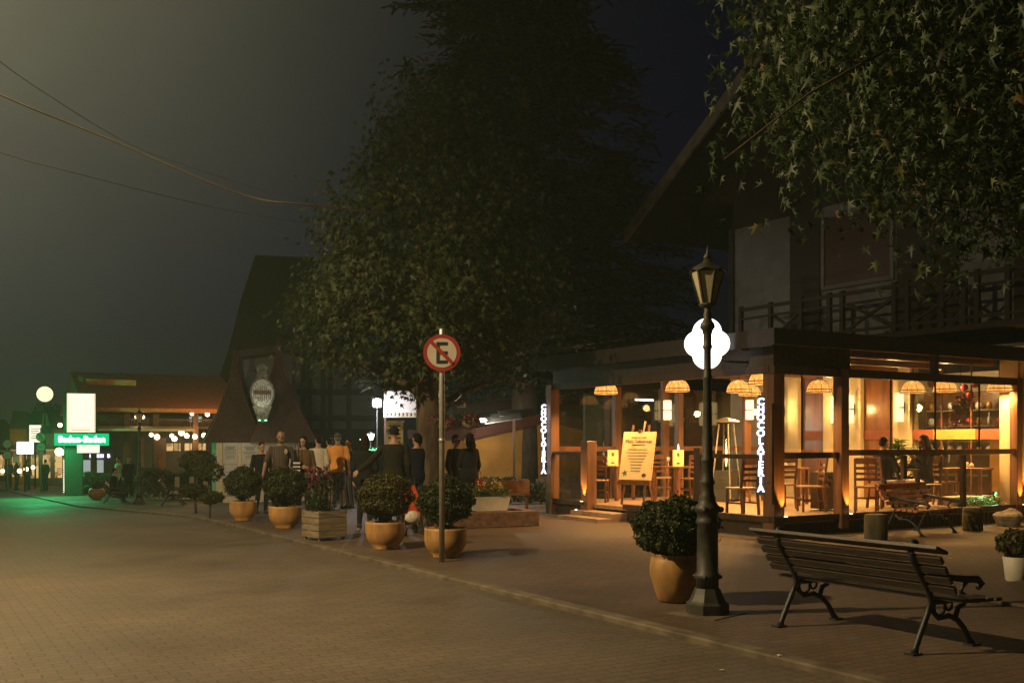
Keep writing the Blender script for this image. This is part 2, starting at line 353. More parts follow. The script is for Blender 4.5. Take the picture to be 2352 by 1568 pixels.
# ------------------------------------------------------------------ leaves
def star_leaf():
    a = [(0, -0.30), (0.07, -0.06), (0.40, -0.20), (0.17, 0.06), (0.60, 0.30), (0.15, 0.26), (0.02, 0.86), (-0.13, 0.27), (-0.56, 0.36), (-0.18, 0.08), (-0.42, -0.16), (-0.08, -0.05)]
    v = [(0, 0.08, 0)]+[(x, y, -0.55*abs(x)-0.25*y*abs(y)) for x, y in a]
    return np.array(v), [(0, i+1, (i+1) % len(a)+1) for i in range(len(a))]
def oval_leaf(w=0.55):
    v = [(0, -0.5, 0), (w*0.5, 0, 0.06), (0, 0.5, -0.05), (-w*0.5, 0, 0.06)]
    return np.array(v), [(0, 1, 2), (0, 2, 3)]
def needle_spray():
    v = [(0, -0.1, 0), (0.16, 0.25, -0.03), (0.05, 0.45, -0.06), (0.10, 0.75, -0.14), (0.0, 1.0, -0.22), (-0.10, 0.75, -0.14), (-0.05, 0.45, -0.06), (-0.16, 0.25, -0.03)]
    return np.array(v), [(0, 1, 2), (0, 2, 6), (0, 6, 7), (2, 3, 4), (2, 4, 6), (6, 4, 5)]
def scatter(name, pts, up, tip, size, shape, m, parent=None, mb=None):
    """leaf-sized faces: pts (N,3), up = leaf normals, tip = direction the leaf points"""
    V, Fc = shape; pts = np.asarray(pts, float); n = len(pts)
    up = up/np.maximum(np.linalg.norm(up, axis=1, keepdims=True), 1e-6)
    tip = tip - up*np.sum(tip*up, axis=1, keepdims=True); tip /= np.maximum(np.linalg.norm(tip, axis=1, keepdims=True), 1e-6)
    sd = np.cross(tip, up)
    size = np.broadcast_to(size, (n,))[:, None, None]
    W = pts[:, None, :] + size*(V[None, :, 0:1]*sd[:, None, :] + V[None, :, 1:2]*tip[:, None, :] + V[None, :, 2:3]*up[:, None, :])
    W = W.reshape(-1, 3); fa = np.array(Fc)
    T = (fa[None] + (np.arange(n)*len(V))[:, None, None]).reshape(-1, 3)
    me = bpy.data.meshes.new(name); me.vertices.add(len(W)); me.vertices.foreach_set('co', W.ravel())
    me.loops.add(len(T)*3); me.loops.foreach_set('vertex_index', T.ravel().astype(np.int32))
    me.polygons.add(len(T)); me.polygons.foreach_set('loop_start', np.arange(0, len(T)*3, 3, dtype=np.int32))
    try: me.polygons.foreach_set('loop_total', np.full(len(T), 3, dtype=np.int32))
    except Exception: pass
    me.materials.append(M[m] if isinstance(m, str) else m); me.update(calc_edges=True); me.validate()
    o = bpy.data.objects.new(name, me); col.objects.link(o)
    if parent: o.parent = parent
    return o
def rnd(n, s=1.0): return rng.normal(size=(n, 3))*s
DEN = True; SKY_S = 0.15; SUN_E = -3.6; SUN_R = -40; SKY_GLOW = 0.25; SKY_GLOW_N = 15; LAMP_P = 5200; ADDED_LAMP_P = 1200; HAZE = 0.0017; HAZE_G = 0.2; HAZE_C = (0.66, 0.84, 0.68, 1); PEND_P = 310; UP_P = 130; KIOSK_P = 18; FLOOD_P = 120; NEON_P = 1000; ROOFGLOW = 350
# ------------------------------------------------------------------ camera, sky, night light
cam_d = bpy.data.cameras.new('camera'); cam = bpy.data.objects.new('camera', cam_d); col.objects.link(cam)
cam.location = (0, 0, EYE); cam.rotation_euler = (PI/2, 0, -YAW)
cam_d.sensor_width = 36; cam_d.lens = 36; cam_d.shift_y = (HOR-784)/2352; cam_d.clip_end = 1500; cam_d.clip_start = 0.05
sc.camera = cam
w = bpy.data.worlds.new('World'); sc.world = w; w.use_nodes = True
wn = w.node_tree.nodes; wl = w.node_tree.links
sky = wn.new('ShaderNodeTexSky'); sky.sky_type = 'NISHITA'; sky.sun_disc = False
sky.sun_elevation = R(SUN_E); sky.sun_rotation = R(SUN_R); sky.altitude = 1600; sky.ozone_density = 6
wl.new(sky.outputs['Color'], wn['Background'].inputs['Color']); wn['Background'].inputs['Strength'].default_value = SKY_S
# glow painted into the sky at upper left, for lamp glare and lit mist
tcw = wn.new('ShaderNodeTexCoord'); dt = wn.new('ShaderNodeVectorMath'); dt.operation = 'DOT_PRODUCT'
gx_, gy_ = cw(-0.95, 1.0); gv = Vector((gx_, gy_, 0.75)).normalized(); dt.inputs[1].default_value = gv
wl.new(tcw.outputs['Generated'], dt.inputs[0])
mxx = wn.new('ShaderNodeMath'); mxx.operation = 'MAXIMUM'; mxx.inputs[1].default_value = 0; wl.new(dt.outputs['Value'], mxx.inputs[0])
pwn = wn.new('ShaderNodeMath'); pwn.operation = 'POWER'; pwn.inputs[1].default_value = SKY_GLOW_N; wl.new(mxx.outputs[0], pwn.inputs[0])
mlt = wn.new('ShaderNodeMath'); mlt.operation = 'MULTIPLY'; mlt.inputs[1].default_value = SKY_GLOW; wl.new(pwn.outputs[0], mlt.inputs[0])
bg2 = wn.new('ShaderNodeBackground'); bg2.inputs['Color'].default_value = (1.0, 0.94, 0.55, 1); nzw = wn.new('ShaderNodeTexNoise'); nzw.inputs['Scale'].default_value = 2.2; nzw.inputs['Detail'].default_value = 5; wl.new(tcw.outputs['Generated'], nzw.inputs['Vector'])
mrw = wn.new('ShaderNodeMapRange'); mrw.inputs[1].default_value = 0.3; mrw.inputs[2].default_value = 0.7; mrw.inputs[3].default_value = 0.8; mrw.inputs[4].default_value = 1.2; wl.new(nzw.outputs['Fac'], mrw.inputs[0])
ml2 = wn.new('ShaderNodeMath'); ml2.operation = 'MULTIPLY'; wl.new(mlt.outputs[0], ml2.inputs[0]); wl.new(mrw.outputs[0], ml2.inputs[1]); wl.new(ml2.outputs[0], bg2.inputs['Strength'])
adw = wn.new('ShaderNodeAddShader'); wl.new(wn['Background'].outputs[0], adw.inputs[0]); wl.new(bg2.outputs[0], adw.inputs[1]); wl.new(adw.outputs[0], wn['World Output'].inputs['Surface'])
moon = bpy.data.lights.new('moon', 'SUN'); moon.energy = 0.004; moon.angle = R(0.5); moon.color = (0.8, 0.88, 1)
mo = bpy.data.objects.new('moon', moon); col.objects.link(mo); mo.rotation_euler = (R(40), 0, R(-125))
vs = sc.view_settings; vs.view_transform = 'Standard'; vs.look = 'None'; vs.exposure = 0; vs.gamma = 1; vs.use_curve_mapping = False
cy = sc.cycles
cy.use_denoising = DEN
cy.max_bounces = 6; cy.diffuse_bounces = 3; cy.glossy_bounces = 3; cy.transparent_max_bounces = 14; cy.volume_bounces = 0; cy.transmission_bounces = 4
cy.sample_clamp_indirect = 2; cy.caustics_reflective = False; cy.caustics_refractive = False
try: cy.use_light_tree = True
except Exception: pass

# ------------------------------------------------------------------ ground, road, pavement
def strip(name, x0, x1, m, dz, nx=8, y0=-40, y1=260):
    b = MB(); ys = [y0, 0, 10, 18]+[20+0.5*i for i in range(0, 10)]+list(range(26, 70, 2))+[90, 120, 160, y1]
    xs = [x0+(x1-x0)*i/nx for i in range(nx+1)]
    vs_ = [(x, y, gz(y)+dz) for y in ys for x in xs]; n = nx+1
    fs = [(i*n+j, i*n+j+1, (i+1)*n+j+1, (i+1)*n+j) for i in range(len(ys)-1) for j in range(nx)]
    b.add(vs_, fs, 0, True)
    return tag(b.build(name, m, fix=False), kind='structure')
strip('ground', -290, 290, 'earth', -0.06, 6, -200, 300)
strip('road', -14, KERB, 'road', 0.0)
strip('pavement', KERB+0.14, 46, 'pave', PZ)
b = MB(); ys = [-40, 0, 20]+list(range(22, 70, 2))+[90, 120, 160, 260]
vs_ = []
for y in ys: z = gz(y); vs_ += [(KERB, y, z-0.05), (KERB, y, z+PZ-0.012), (KERB+0.015, y, z+PZ+0.002), (KERB+0.14, y, z+PZ+0.002), (KERB+0.14, y, z-0.05)]
b.add(vs_, [(i*5+j, i*5+j+1, (i+1)*5+j+1, (i+1)*5+j) for i in range(len(ys)-1) for j in range(4)])
tag(b.build('kerb', 'kerb', fix=False), kind='structure')

# ------------------------------------------------------------------ the street lamp that lights the road (stands left of the view)
LX, LY = cw(-7.5, 7.9); LZ = 7.6
t = thing('street_lamp', 'tall steel street lamp with an arm and a sodium head, lighting the road', 'street lamp', (LX-1.6, LY-0.6, gr(LX, LY)))
MB().lathe([(0.13, 0), (0.13, 0.5), (0.09, 0.55), (0.06, 7.7), (0.05, 7.75)], 12).build('pole', 'steel', t)
MB().tube([(0, 0, 7.6), (0.6, 0.23, 7.93), (1.4, 0.53, 7.98)], 0.035, 8).build('arm', 'steel', t)
MB().box(1.25, 1.95, 0.40, 0.80, 7.87, 8.01, 0, 0.04).build('lamp_head', 'steel', t)
MB().box(1.42, 1.80, 0.50, 0.70, 7.82, 7.865).build('lens', glow('sodium_lens', (1.0, 0.70, 0.32), 30), t)
lamp('street_lamp_light', 'POINT', (LX, LY, LZ), LAMP_P*0.2, (1.0, 0.73, 0.37), 0.06)
lamp('street_lamp_light', 'SPOT', (LX, LY, LZ-0.01), LAMP_P*0.85, (1.0, 0.73, 0.37), 0.06, aim=(LX, LY, 0), spot=R(179.9), blend=0.42)
x2, y2 = cw(-14.0, 21.5); t2 = copy_tree(t); t2.location = (x2-1.6, y2-0.6, gr(x2, y2)); t2['label'] = 'added unseen second street lamp that brightens the people farther down the road'
t['group'] = t2['group'] = 'sodium street lamps along the road'
lamp('street_lamp_light', 'SPOT', (x2, y2, LZ), ADDED_LAMP_P, (1.0, 0.76, 0.40), 0.12, aim=(x2+0.8, y2-0.4, 0), spot=R(170), blend=0.22)  # second lamp is added out of view to brighten the people
# ------------------------------------------------------------------ haze
b = MB(); b.box(-300, 300, -210, 310, -5.5, 30)
hz_ = b.build('haze', bpy.data.materials.new('haze')); tag(hz_, kind='stuff'); hm = hz_.data.materials[0]; hm.use_nodes = True
hm.node_tree.nodes.remove(hm.node_tree.nodes['Principled BSDF'])
pv = hm.node_tree.nodes.new('ShaderNodeVolumePrincipled'); pv.inputs['Density'].default_value = HAZE; pv.inputs['Color'].default_value = HAZE_C
pv.inputs['Anisotropy'].default_value = HAZE_G
hm.node_tree.links.new(pv.outputs[0], hm.node_tree.nodes['Material Output'].inputs['Volume'])

# ------------------------------------------------------------------ Victorian lamp posts
def make_post(label):
    t = thing('lamp_post', label, 'lamp post')
    MB().lathe([(0.215, 0), (0.215, 0.10), (0.195, 0.115), (0.18, 0.13), (0.145, 0.20), (0.125, 0.25)], 8, rot=PI/8, smooth=False).build('base', 'lampiron', t)
    p = [(0.135, 0.25), (0.135, 0.33), (0.155, 0.34), (0.155, 0.38), (0.13, 0.40), (0.125, 0.86), (0.14, 0.87), (0.14, 0.90), (0.125, 0.92), (0.125, 0.97), (0.155, 0.99), (0.155, 1.03), (0.12, 1.06), (0.11, 1.10), (0.115, 1.12), (0.09, 1.16),
         (0.083, 1.24), (0.10, 1.26), (0.10, 1.28), (0.08, 1.31), (0.076, 1.45), (0.09, 1.47), (0.09, 1.49), (0.072, 1.52), (0.062, 1.8), (0.056, 2.25), (0.068, 2.27), (0.068, 2.29), (0.052, 2.31), (0.05, 2.55), (0.066, 2.57), (0.066, 2.59), (0.056, 2.61), (0.06, 2.70), (0.075, 2.74), (0.105, 2.765), (0.10, 2.80), (0.07, 2.83), (0.05, 2.86), (0.06, 2.89), (0.045, 2.92), (0.045, 2.97)]
    p = [(r*(0.82 if z < 1.1 else 0.72), z) for r, z in p]
    MB().lathe(p, 12).build('shaft', 'lampiron', t)
    for a in range(4):
        MB().ball((0.135*math.cos(a*PI/2+.4), 0.135*math.sin(a*PI/2+.4), 1.01), 0.03, 8, 0, 6).build('boss', 'lampiron', t)
        MB().ball((0.128*math.cos(a*PI/2+.4), 0.128*math.sin(a*PI/2+.4), 0.36), 0.02, 8, 0, 6).build('boss', 'lampiron', t)
    lan = MB().lathe([(0.05, 2.96), (0.085, 2.985), (0.085, 3.0)], 6).build('lantern', 'lampiron', t)
    b = MB(); z0, z1, r0, r1 = 3.0, 3.30, 0.075, 0.165
    for k in range(6):
        a, c = 2*PI*k/6, 2*PI*(k+1)/6
        P = lambda r, q, z: (r*math.cos(q), r*math.sin(q), z)
        s_ = 0.965
        b.add([P(r0*s_, a, z0), P(r0*s_, c, z0), P(r1*s_, c, z1), P(r1*s_, a, z1), P(r0*.9, a, z0), P(r0*.9, c, z0), P(r1*.93, c, z1), P(r1*.93, a, z1)], [(0, 1, 2, 3), (7, 6, 5, 4), (3, 2, 6, 7), (0, 4, 5, 1)])
    b.build('lantern_glass', 'lensglass', lan)
    b = MB()
    for k in range(6):
        a = 2*PI*k/6
        b.beam((r0*math.cos(a), r0*math.sin(a), z0), (r1*math.cos(a), r1*math.sin(a), z1), 0.018, 0.018)
    b.build('lantern_frame', 'lampiron', lan)
    # scalloped roof: the eave dips at the corners and arches over each pane
    b = MB(); n = 48; vs_ = []
    for r_, z_, wv in ((0.185, 3.30, 1), (0.15, 3.335, 0.5), (0.10, 3.37, 0.1), (0.05, 3.40, 0), (0.035, 3.43, 0)):
        for j in range(n):
            q = 2*PI*j/n; k = math.cos(6*q); rr = r_*(1-0.05*wv*(1-k)); vs_.append((rr*math.cos(q), rr*math.sin(q), z_+0.028*wv*(1-k)*0.5))
    b.add(vs_, [(i*n+j, i*n+(j+1) % n, (i+1)*n+(j+1) % n, (i+1)*n+j) for i in range(4) for j in range(n)]+[tuple(range(4*n, 5*n))], 0, True)
    b.lathe([(0.035, 3.43), (0.042, 3.45), (0.02, 3.48), (0.012, 3.50), (0.004, 3.56)], 8)
    b.build('lantern_roof', 'lampiron', lan)
    return t
p0 = make_post('dark green iron lamp post with unlit lantern, beside the near bench')
x, y = gp(1625, 1408); put(p0, 0, (x, y, gr(x, y)), 0.25, group='iron lamp posts along the pavement', scale=(0.91, 0.91, 0.935))
MB().box(-0.30, 0.26, -0.28, 0.28, -0.03, 0.008).build('plinth', 'kerb', p0)
x, y = at(320, 35.0); put(p0, 1, (x, y, gr(x, y)), 0.3, 'dark iron lamp post down the street, left of the second bench', group='iron lamp posts along the pavement')

# ------------------------------------------------------------------ cast-iron benches
def make_bench(label, group, L=1.80, wood='benchwood'):
    t = thing('park_bench', label, 'bench', group=group)
    for xe in (-0.66, 0.66):
        b = MB(); q = lambda pts: [(xe, y, z) for y, z in pts]
        w_ = 0.024
        b.tube(q([(0.30, 0.0), (0.28, 0.05), (0.22, 0.16), (0.15, 0.28), (0.11, 0.37), (0.13, 0.44), (0.21, 0.56), (0.30, 0.68), (0.345, 0.75)]), [0.032, 0.022, 0.022, 0.022, 0.022, 0.025, 0.025, 0.025, 0.03], 8)
        b.tube(q([(-0.38, 0.0), (-0.34, 0.05), (-0.28, 0.14), (-0.20, 0.21), (-0.10, 0.25), (0.02, 0.24), (0.12, 0.32)]), [0.032, 0.024, 0.022, 0.022, 0.022, 0.02, 0.018], 8)
        b.tube(q([(-0.17, 0.22), (-0.21, 0.30), (-0.27, 0.32), (-0.30, 0.37)]), [0.02, 0.02, 0.02, 0.024], 8)
        b.tube(q([(0.12, 0.37), (0.0, 0.36), (-0.16, 0.362), (-0.38, 0.37), (-0.44, 0.35), (-0.43, 0.32)]), 0.02, 8)
        b.tube(q([(0.01+0.065*math.cos(k*PI/5), 0.325+0.065*math.sin(k*PI/5)) for k in range(11)]), 0.012, 6, caps=False)
        b.tube(q([(-0.10+0.04*math.cos(k*PI/5), 0.33+0.04*math.sin(k*PI/5)) for k in range(11)]), 0.010, 6, caps=False)
        b.tube(q([(0.22, 0.56), (0.10, 0.565), (-0.08, 0.54), (-0.30, 0.51), (-0.44, 0.50), (-0.50, 0.46), (-0.45, 0.43)]), [0.022, 0.022, 0.024, 0.028, 0.03, 0.026, 0.02], 8)
        b.tube(q([(-0.30, 0.38), (-0.24, 0.42), (-0.27, 0.46), (-0.33, 0.50)]), [0.02, 0.016, 0.016, 0.018], 8)
        b.box(xe-0.04, xe+0.04, 0.26, 0.36, 0, 0.016); b.box(xe-0.04, xe+0.04, -0.43, -0.33, 0, 0.016)
        b.ball((xe, 0.30, 0.80), (0.03, 0.05, 0.045), 8, 0, 6)
        b.build('end_frame', 'iron', t)
    seat = MB()
    for k in range(5):
        yc = 0.04-k*0.10; seat.box(-L/2, L/2, yc-0.036, yc+0.036, 0.385-0.004*k, 0.412-0.004*k, 0, 0.004)
    seat.build('seat', wood, t)
    bk = MB()
    for k in range(4):
        z = 0.485+k*0.074; yy = 0.125+(z-0.44)*0.68
        bk.beam((-L/2, yy, z), (L/2, yy, z), 0.056, 0.030, 0, up=(0, -0.83, 0.56))
    bk.beam((-L/2-0.02, 0.335, 0.785), (L/2+0.02, 0.335, 0.785), 0.14, 0.024, 0, up=(0, -0.35, 0.94))
    bk.build('backrest', wood, t)
    return t
BG = 'cast iron slatted benches along the street'
bench = make_bench('large slatted wooden bench seen from behind, with dark cast iron scroll legs', BG)
xa, ya = gp(1790, 1440); xb, yb = gp(2100, 1500)
# back feet at the two sighted points
cx, cyy = (xa+xb)/2, (ya+yb)/2; bench.location = (cx+0.30, cyy, PZ); bench.rotation_euler.z = PI/2 - math.atan2(xb-xa, ya-yb)*0.0
x, y = at(395, 32.5); b2 = put(bench, 1, (x, y, gr(x, y)), PI/2-0.25, 'dark slatted bench behind the far topiary trees, empty, right of the far lamp post')
x, y = at(262, 38.0); b3 = put(bench, 1, (x, y, gr(x, y)), PI/2-0.25, 'dark slatted bench farthest away, with a person seated on it')
SIT = (x, y, gr(x, y))

# ------------------------------------------------------------------ no-parking sign
x, y = gp(1015, 1290)
NP = thing('no_parking_sign', 'round red and white no parking sign with a crossed E on a steel pole', 'sign', (x, y, gr(x, y)), facing(x, y))
def np_face(t, dz, r=0.24, letter='E', es=False):
    b = MB(); n = 40
    b.prism([(r*math.cos(2*PI*k/n), dz+r*math.sin(2*PI*k/n)) for k in range(n)], -0.052, -0.048, 'y', 0); b.build('sign_plate', 'signred', t)
    b = MB(); q = r*0.79
    b.prism([(q*math.cos(2*PI*k/n), dz+q*math.sin(2*PI*k/n)) for k in range(n)], -0.056, -0.0525, 'y', 0); b.build('sign_field', 'signwhite', t)
    b = MB()
    if letter == 'E':
        e = r*0.30
        b.box(-e, -e*0.42, -0.060, -0.0565, dz-r*0.58, dz+r*0.58)
        for z in (-0.49, 0, 0.49): b.box(-e*0.42+0.0005, e*1.02, -0.060, -0.0565, dz+r*(z-0.09), dz+r*(z+0.09))
    else: b.text(letter, r*1.1, (0, -0.058, dz), 0, 0, 0.002)
    b.build('sign_letter', 'signblack', t)
    if letter == 'E':
        b = MB(); b.beam((-r*0.58, -0.063, dz+r*0.58), (r*0.58, -0.063, dz-r*0.58), r*0.19, 0.004, 0, up=(0, 1, 0)); b.build('sign_bar', 'signred', t)
MB().lathe([(0.036, 0), (0.036, 3.0), (0.03, 3.02)], 14).build('pole', 'steel', NP)
np_face(NP, 2.70)
b = MB()
for z in (2.80, 2.60): b.box(-0.05, 0.05, -0.047, 0.04, z-0.015, z+0.015)
b.lathe([(0.042, 1.55), (0.042, 1.60)], 12); b.build('bracket', 'steel', NP)

# ------------------------------------------------------------------ potted clipped shrubs
def shrub_pts(n, r, c, squash=0.85, seed=1):
    g = np.random.default_rng(seed); v = g.normal(size=(n, 3)); v /= np.linalg.norm(v, axis=1, keepdims=True)
    lump = 1+0.09*np.sin(4.3*v[:, 0]+1.3*seed)*np.cos(5*v[:, 1]+seed)+0.07*np.sin(9*v[:, 2]+4*v[:, 0]+seed)+0.05*np.sin(15*v[:, 0]-3)*np.sin(13*v[:, 1]+seed)+np.where(g.uniform(size=n) < 0.025, g.uniform(0.03, 0.13, n), 0)
    rad = r*lump*(g.uniform(0.55, 1.06, n)**0.35)
    p = v*rad[:, None]; p[:, 2] *= squash
    return p+np.array(c), v
def make_shrub(label, kind, leaf, rc, seed, nleaf=7500):
    t = thing('potted_shrub', label, 'potted shrub', group='clipped shrubs in ochre pots')
    if kind == 'jar': prof = [(0.14, 0), (0.17, 0.02), (0.21, 0.14), (0.245, 0.26), (0.25, 0.34), (0.235, 0.42), (0.22, 0.445), (0.235, 0.46), (0.235, 0.47), (0.21, 0.47), (0.205, 0.42)]; top = 0.43
    else: prof = [(0.15, 0), (0.17, 0.015), (0.16, 0.03), (0.23, 0.09), (0.275, 0.17), (0.29, 0.26), (0.285, 0.37), (0.285, 0.40), (0.265, 0.40), (0.262, 0.35)]; top = 0.36
    MB().lathe(prof, 28).build('pot', 'pot', t)
    MB().lathe([(0.20, top-0.06), (0.205, top), (0.05, top+0.02)], 20).build('soil', 'soil', t)
    b = MB(); sq = 0.74 if kind == 'jar' else 0.86; cz = top+(0.04+rc*0.66 if kind == 'jar' else 0.10+rc*0.80)
    b.tube([(0, 0, top), (0.02, 0.01, top+0.15), (0.0, 0, cz-0.1)], [0.025, 0.02, 0.012], 7)
    for k in range(7):
        a = k*0.9; b.tube([(0, 0, top), (0.12*math.cos(a), 0.12*math.sin(a), top+0.16), (rc*.6*math.cos(a), rc*.6*math.sin(a), cz)], [0.016, 0.012, 0.005], 5)
    b.build('stem', 'bark', t)
    p, v = shrub_pts(nleaf, rc, (0, 0, cz), sq, seed)
    scatter('crown', p, v*0.7+rnd(len(p), 0.6), rnd(len(p))+np.array([0, 0, 0.3]), rng.uniform(0.026, 0.05, len(p)), oval_leaf(0.6), leaf, t)
    # dark inner twigs keep the ball from being see-through
    return t
s_near = make_shrub('largest dark green ball shrub in a tall ochre jar, behind the near lamp post', 'jar', 'box', 0.385, 3, 14000)
x, y = gp(1551, 1380); put(s_near, 0, (x, y, PZ))
s_bowl = make_shrub('dark green ball shrub in a straight ochre pot behind the no parking sign pole', 'bowl', 'box', 0.37, 5)
x, y = gp(1031, 1281); put(s_bowl, 0, (x, y+0.1, PZ), 0.3)
s_ol = make_shrub('olive tinted ball shrub in an ochre pot, left of the no parking sign', 'bowl', 'box2', 0.38, 8)
x, y = gp(885, 1260); put(s_ol, 0, (x, y, PZ), 1.0)
x, y = gp(655, 1212); put(s_bowl, 1, (x, y, gr(x, y)), 2.0, 'wide dark ball shrub in an ochre pot, left of the wooden crate planter', (1.02, 1.02, 1.0))
x, y = gp(558, 1195); put(s_bowl, 1, (x, y, gr(x, y)), 4.0, 'smaller ball shrub in an ochre pot, before the notice boards', (0.92, 0.92, 0.98))

# ------------------------------------------------------------------ wooden crate planter with flowers
x, y = gp(745, 1238); CRX, CRY = x, y
t = thing('crate_planter', 'weathered wooden crate planter holding pink flowers, left of the olive shrub', 'planter', (x, y, PZ), 0.18)
b = MB(); hw = 0.26
for k in range(4):
    z = 0.05+k*0.105
    b.box(-hw, hw, -hw, -hw+0.02, z, z+0.098, 0, 0.003); b.box(-hw, hw, hw-0.02, hw, z, z+0.098, 0, 0.003)
    b.box(-hw-0.002, -hw+0.018, -hw+0.022, hw-0.022, z, z+0.098, 0, 0.003); b.box(hw-0.018, hw+0.002, -hw+0.022, hw-0.022, z, z+0.098, 0, 0.003)
for sx in (-1, 1):
    for sy in (-1, 1): b.box(sx*(hw-0.045)-0.02, sx*(hw-0.045)+0.02, sy*(hw-0.045)-0.02, sy*(hw-0.045)+0.02, 0.0, 0.475)
b.build('crate', 'crate', t)
MB().box(-hw+0.03, hw-0.03, -hw+0.03, hw-0.03, 0.38, 0.455).build('soil', 'soil', t)
n = 650; g = np.random.default_rng(3); p = np.stack([g.normal(0, 0.10, n), g.normal(0, 0.10, n), 0.46+np.abs(g.normal(0, 0.32, n))], 1); p[:, 0] -= 0.09
p[:, 2] = np.minimum(p[:, 2], 1.15)
scatter('foliage', p, rnd(n)+np.array([0, 0, 0.6]), rnd(n)+np.array([0, 0, 1.0]), g.uniform(0.05, 0.10, n), oval_leaf(0.35), 'maple2', t)
n = 130; p = np.stack([g.normal(-0.06, 0.09, n), g.normal(0, 0.10, n), g.normal(1.06, 0.06, n)], 1)
p[:45] = np.stack([g.normal(-0.20, 0.05, 45), g.normal(0, 0.06, 45), g.normal(0.90, 0.08, 45)], 1)
scatter('flower', p, rnd(n)+np.array([0, -0.5, 0.6]), rnd(n), g.uniform(0.04, 0.07, n), oval_leaf(0.9), 'petal', t)
b = MB()
for k in range(10):
    a = k*2.1; b.tube([(0.1*math.cos(a), 0.1*math.sin(a), 0.46), (0.12*math.cos(a), 0.12*math.sin(a), 0.8), (0.16*math.cos(a)-0.05, 0.14*math.sin(a), 1.1)], 0.008, 5)
b.build('stem', 'bark', t)

# ------------------------------------------------------------------ topiary trees with flat clipped heads
def make_topiary(label, seed):
    t = thing('topiary_tree', label, 'topiary', group='flat clipped topiary trees')
    b = MB(); b.tube([(0, 0, 0), (0.02, 0, 0.4), (-0.02, 0.01, 0.9), (0, 0, 1.45)], [0.04, 0.03, 0.028, 0.02], 8)
    b.tube([(0.0, 0, 0.35), (0.12, 0.02, 0.5), (0.16, 0.02, 0.62)], [0.025, 0.02, 0.012], 6); b.build('trunk', 'bark', t)
    for c, r, s_, nm in (((0.08, 0, 0.66), 0.40, 0.52, 'lower_crown'), ((-0.05, 0, 1.52), 0.52, 0.62, 'crown')):
        p, v = shrub_pts(1900, r, c, s_, seed); seed += 3
        scatter(nm, p, v+rnd(len(p), 0.6), rnd(len(p)), rng.uniform(0.05, 0.08, len(p)), oval_leaf(0.6), 'box', t)
    return t
tp = make_topiary('two tier clipped topiary tree nearest the notice boards', 11)
x, y = at(482, 21.2); put(tp, 0, (x, y, gr(x, y)), 0.5, None, 0.62)
x, y = at(450, 23.3); put(tp, 1, (x, y, gr(x, y)), 2.6, 'two tier clipped topiary tree overlapping the empty far bench', 0.78)
x, y = at(207, 44.0); put(tp, 1, (x, y, gr(x, y)), 4.0, 'farthest two tier topiary tree, before the violet lettered shop')
x, y = at(222, 41.0)
t = thing('planter_bowl', 'round ochre planter bowl on the far pavement below the green neon', 'planter', (x, y, gr(x, y)))
MB().lathe([(0.16, 0), (0.18, 0.03), (0.30, 0.14), (0.33, 0.28), (0.28, 0.42), (0.24, 0.46), (0.20, 0.46), (0.22, 0.38)], 24).build('bowl', 'pot', t)
p, v = shrub_pts(500, 0.22, (0, 0, 0.58), 0.7, 5); scatter('plant', p, v+rnd(500, .5), rnd(500), rng.uniform(0.05, 0.09, 500), oval_leaf(0.5), 'box', t)

# ------------------------------------------------------------------ the big maple in its brick bed, and the flower trough on it
x, y = gp(1100, 1209); BX, BY = at(1098, 19.3)
t = thing('tree_bed', 'low brick tree bed around the big maple trunk', 'tree bed', (BX, BY, PZ), -0.12)
b = MB(); b.box(-0.95, 0.92, -0.75, -0.55, 0, 0.28, 0, 0.01); b.box(-0.95, -0.75, -0.549, 0.75, 0, 0.28, 0, 0.01); b.box(0.72, 0.92, -0.549, 0.75, 0, 0.28, 0, 0.01); b.box(-0.749, 0.719, 0.55, 0.75, 0, 0.28, 0, 0.01)
b.build('brick_rim', 'brick', t); MB().box(-0.74, 0.71, -0.54, 0.54, 0.02, 0.2).build('soil', 'soil', t)
x, y = at(1125, 18.9)
t = thing('flower_trough', 'pale flower trough of yellow flowers resting on the brick tree bed', 'planter', (x, y, PZ+0.29), -0.12)
b = MB(); b.prism([(-0.30, 0), (0.30, 0), (0.36, 0.22), (0.36, 0.26), (-0.36, 0.26), (-0.36, 0.22)], -0.12, 0.12); b.build('trough', 'potwhite', t)
MB().box(-0.34, 0.34, -0.10, 0.10, 0.245, 0.27).build('soil', 'soil', t)
n = 420; g = np.random.default_rng(9); p = np.stack([g.uniform(-0.36, 0.36, n), g.normal(0, 0.08, n), 0.27+np.abs(g.normal(0, 0.10, n))], 1)
scatter('foliage', p, rnd(n)+np.array([0, 0, 0.7]), rnd(n), g.uniform(0.05, 0.09, n), oval_leaf(0.4), 'plant', t)
n = 60; p = np.stack([g.choice([-0.24, -0.12, 0.10, 0.2, 0.02], n)+g.normal(0, 0.02, n), g.normal(-0.03, 0.04, n), g.choice([0.42, 0.50, 0.36], n)+g.normal(0, 0.02, n)], 1)
scatter('flower', p, rnd(n)+np.array([0, -0.6, 0.6]), rnd(n), g.uniform(0.03, 0.05, n), oval_leaf(0.9), 'petaly', t)

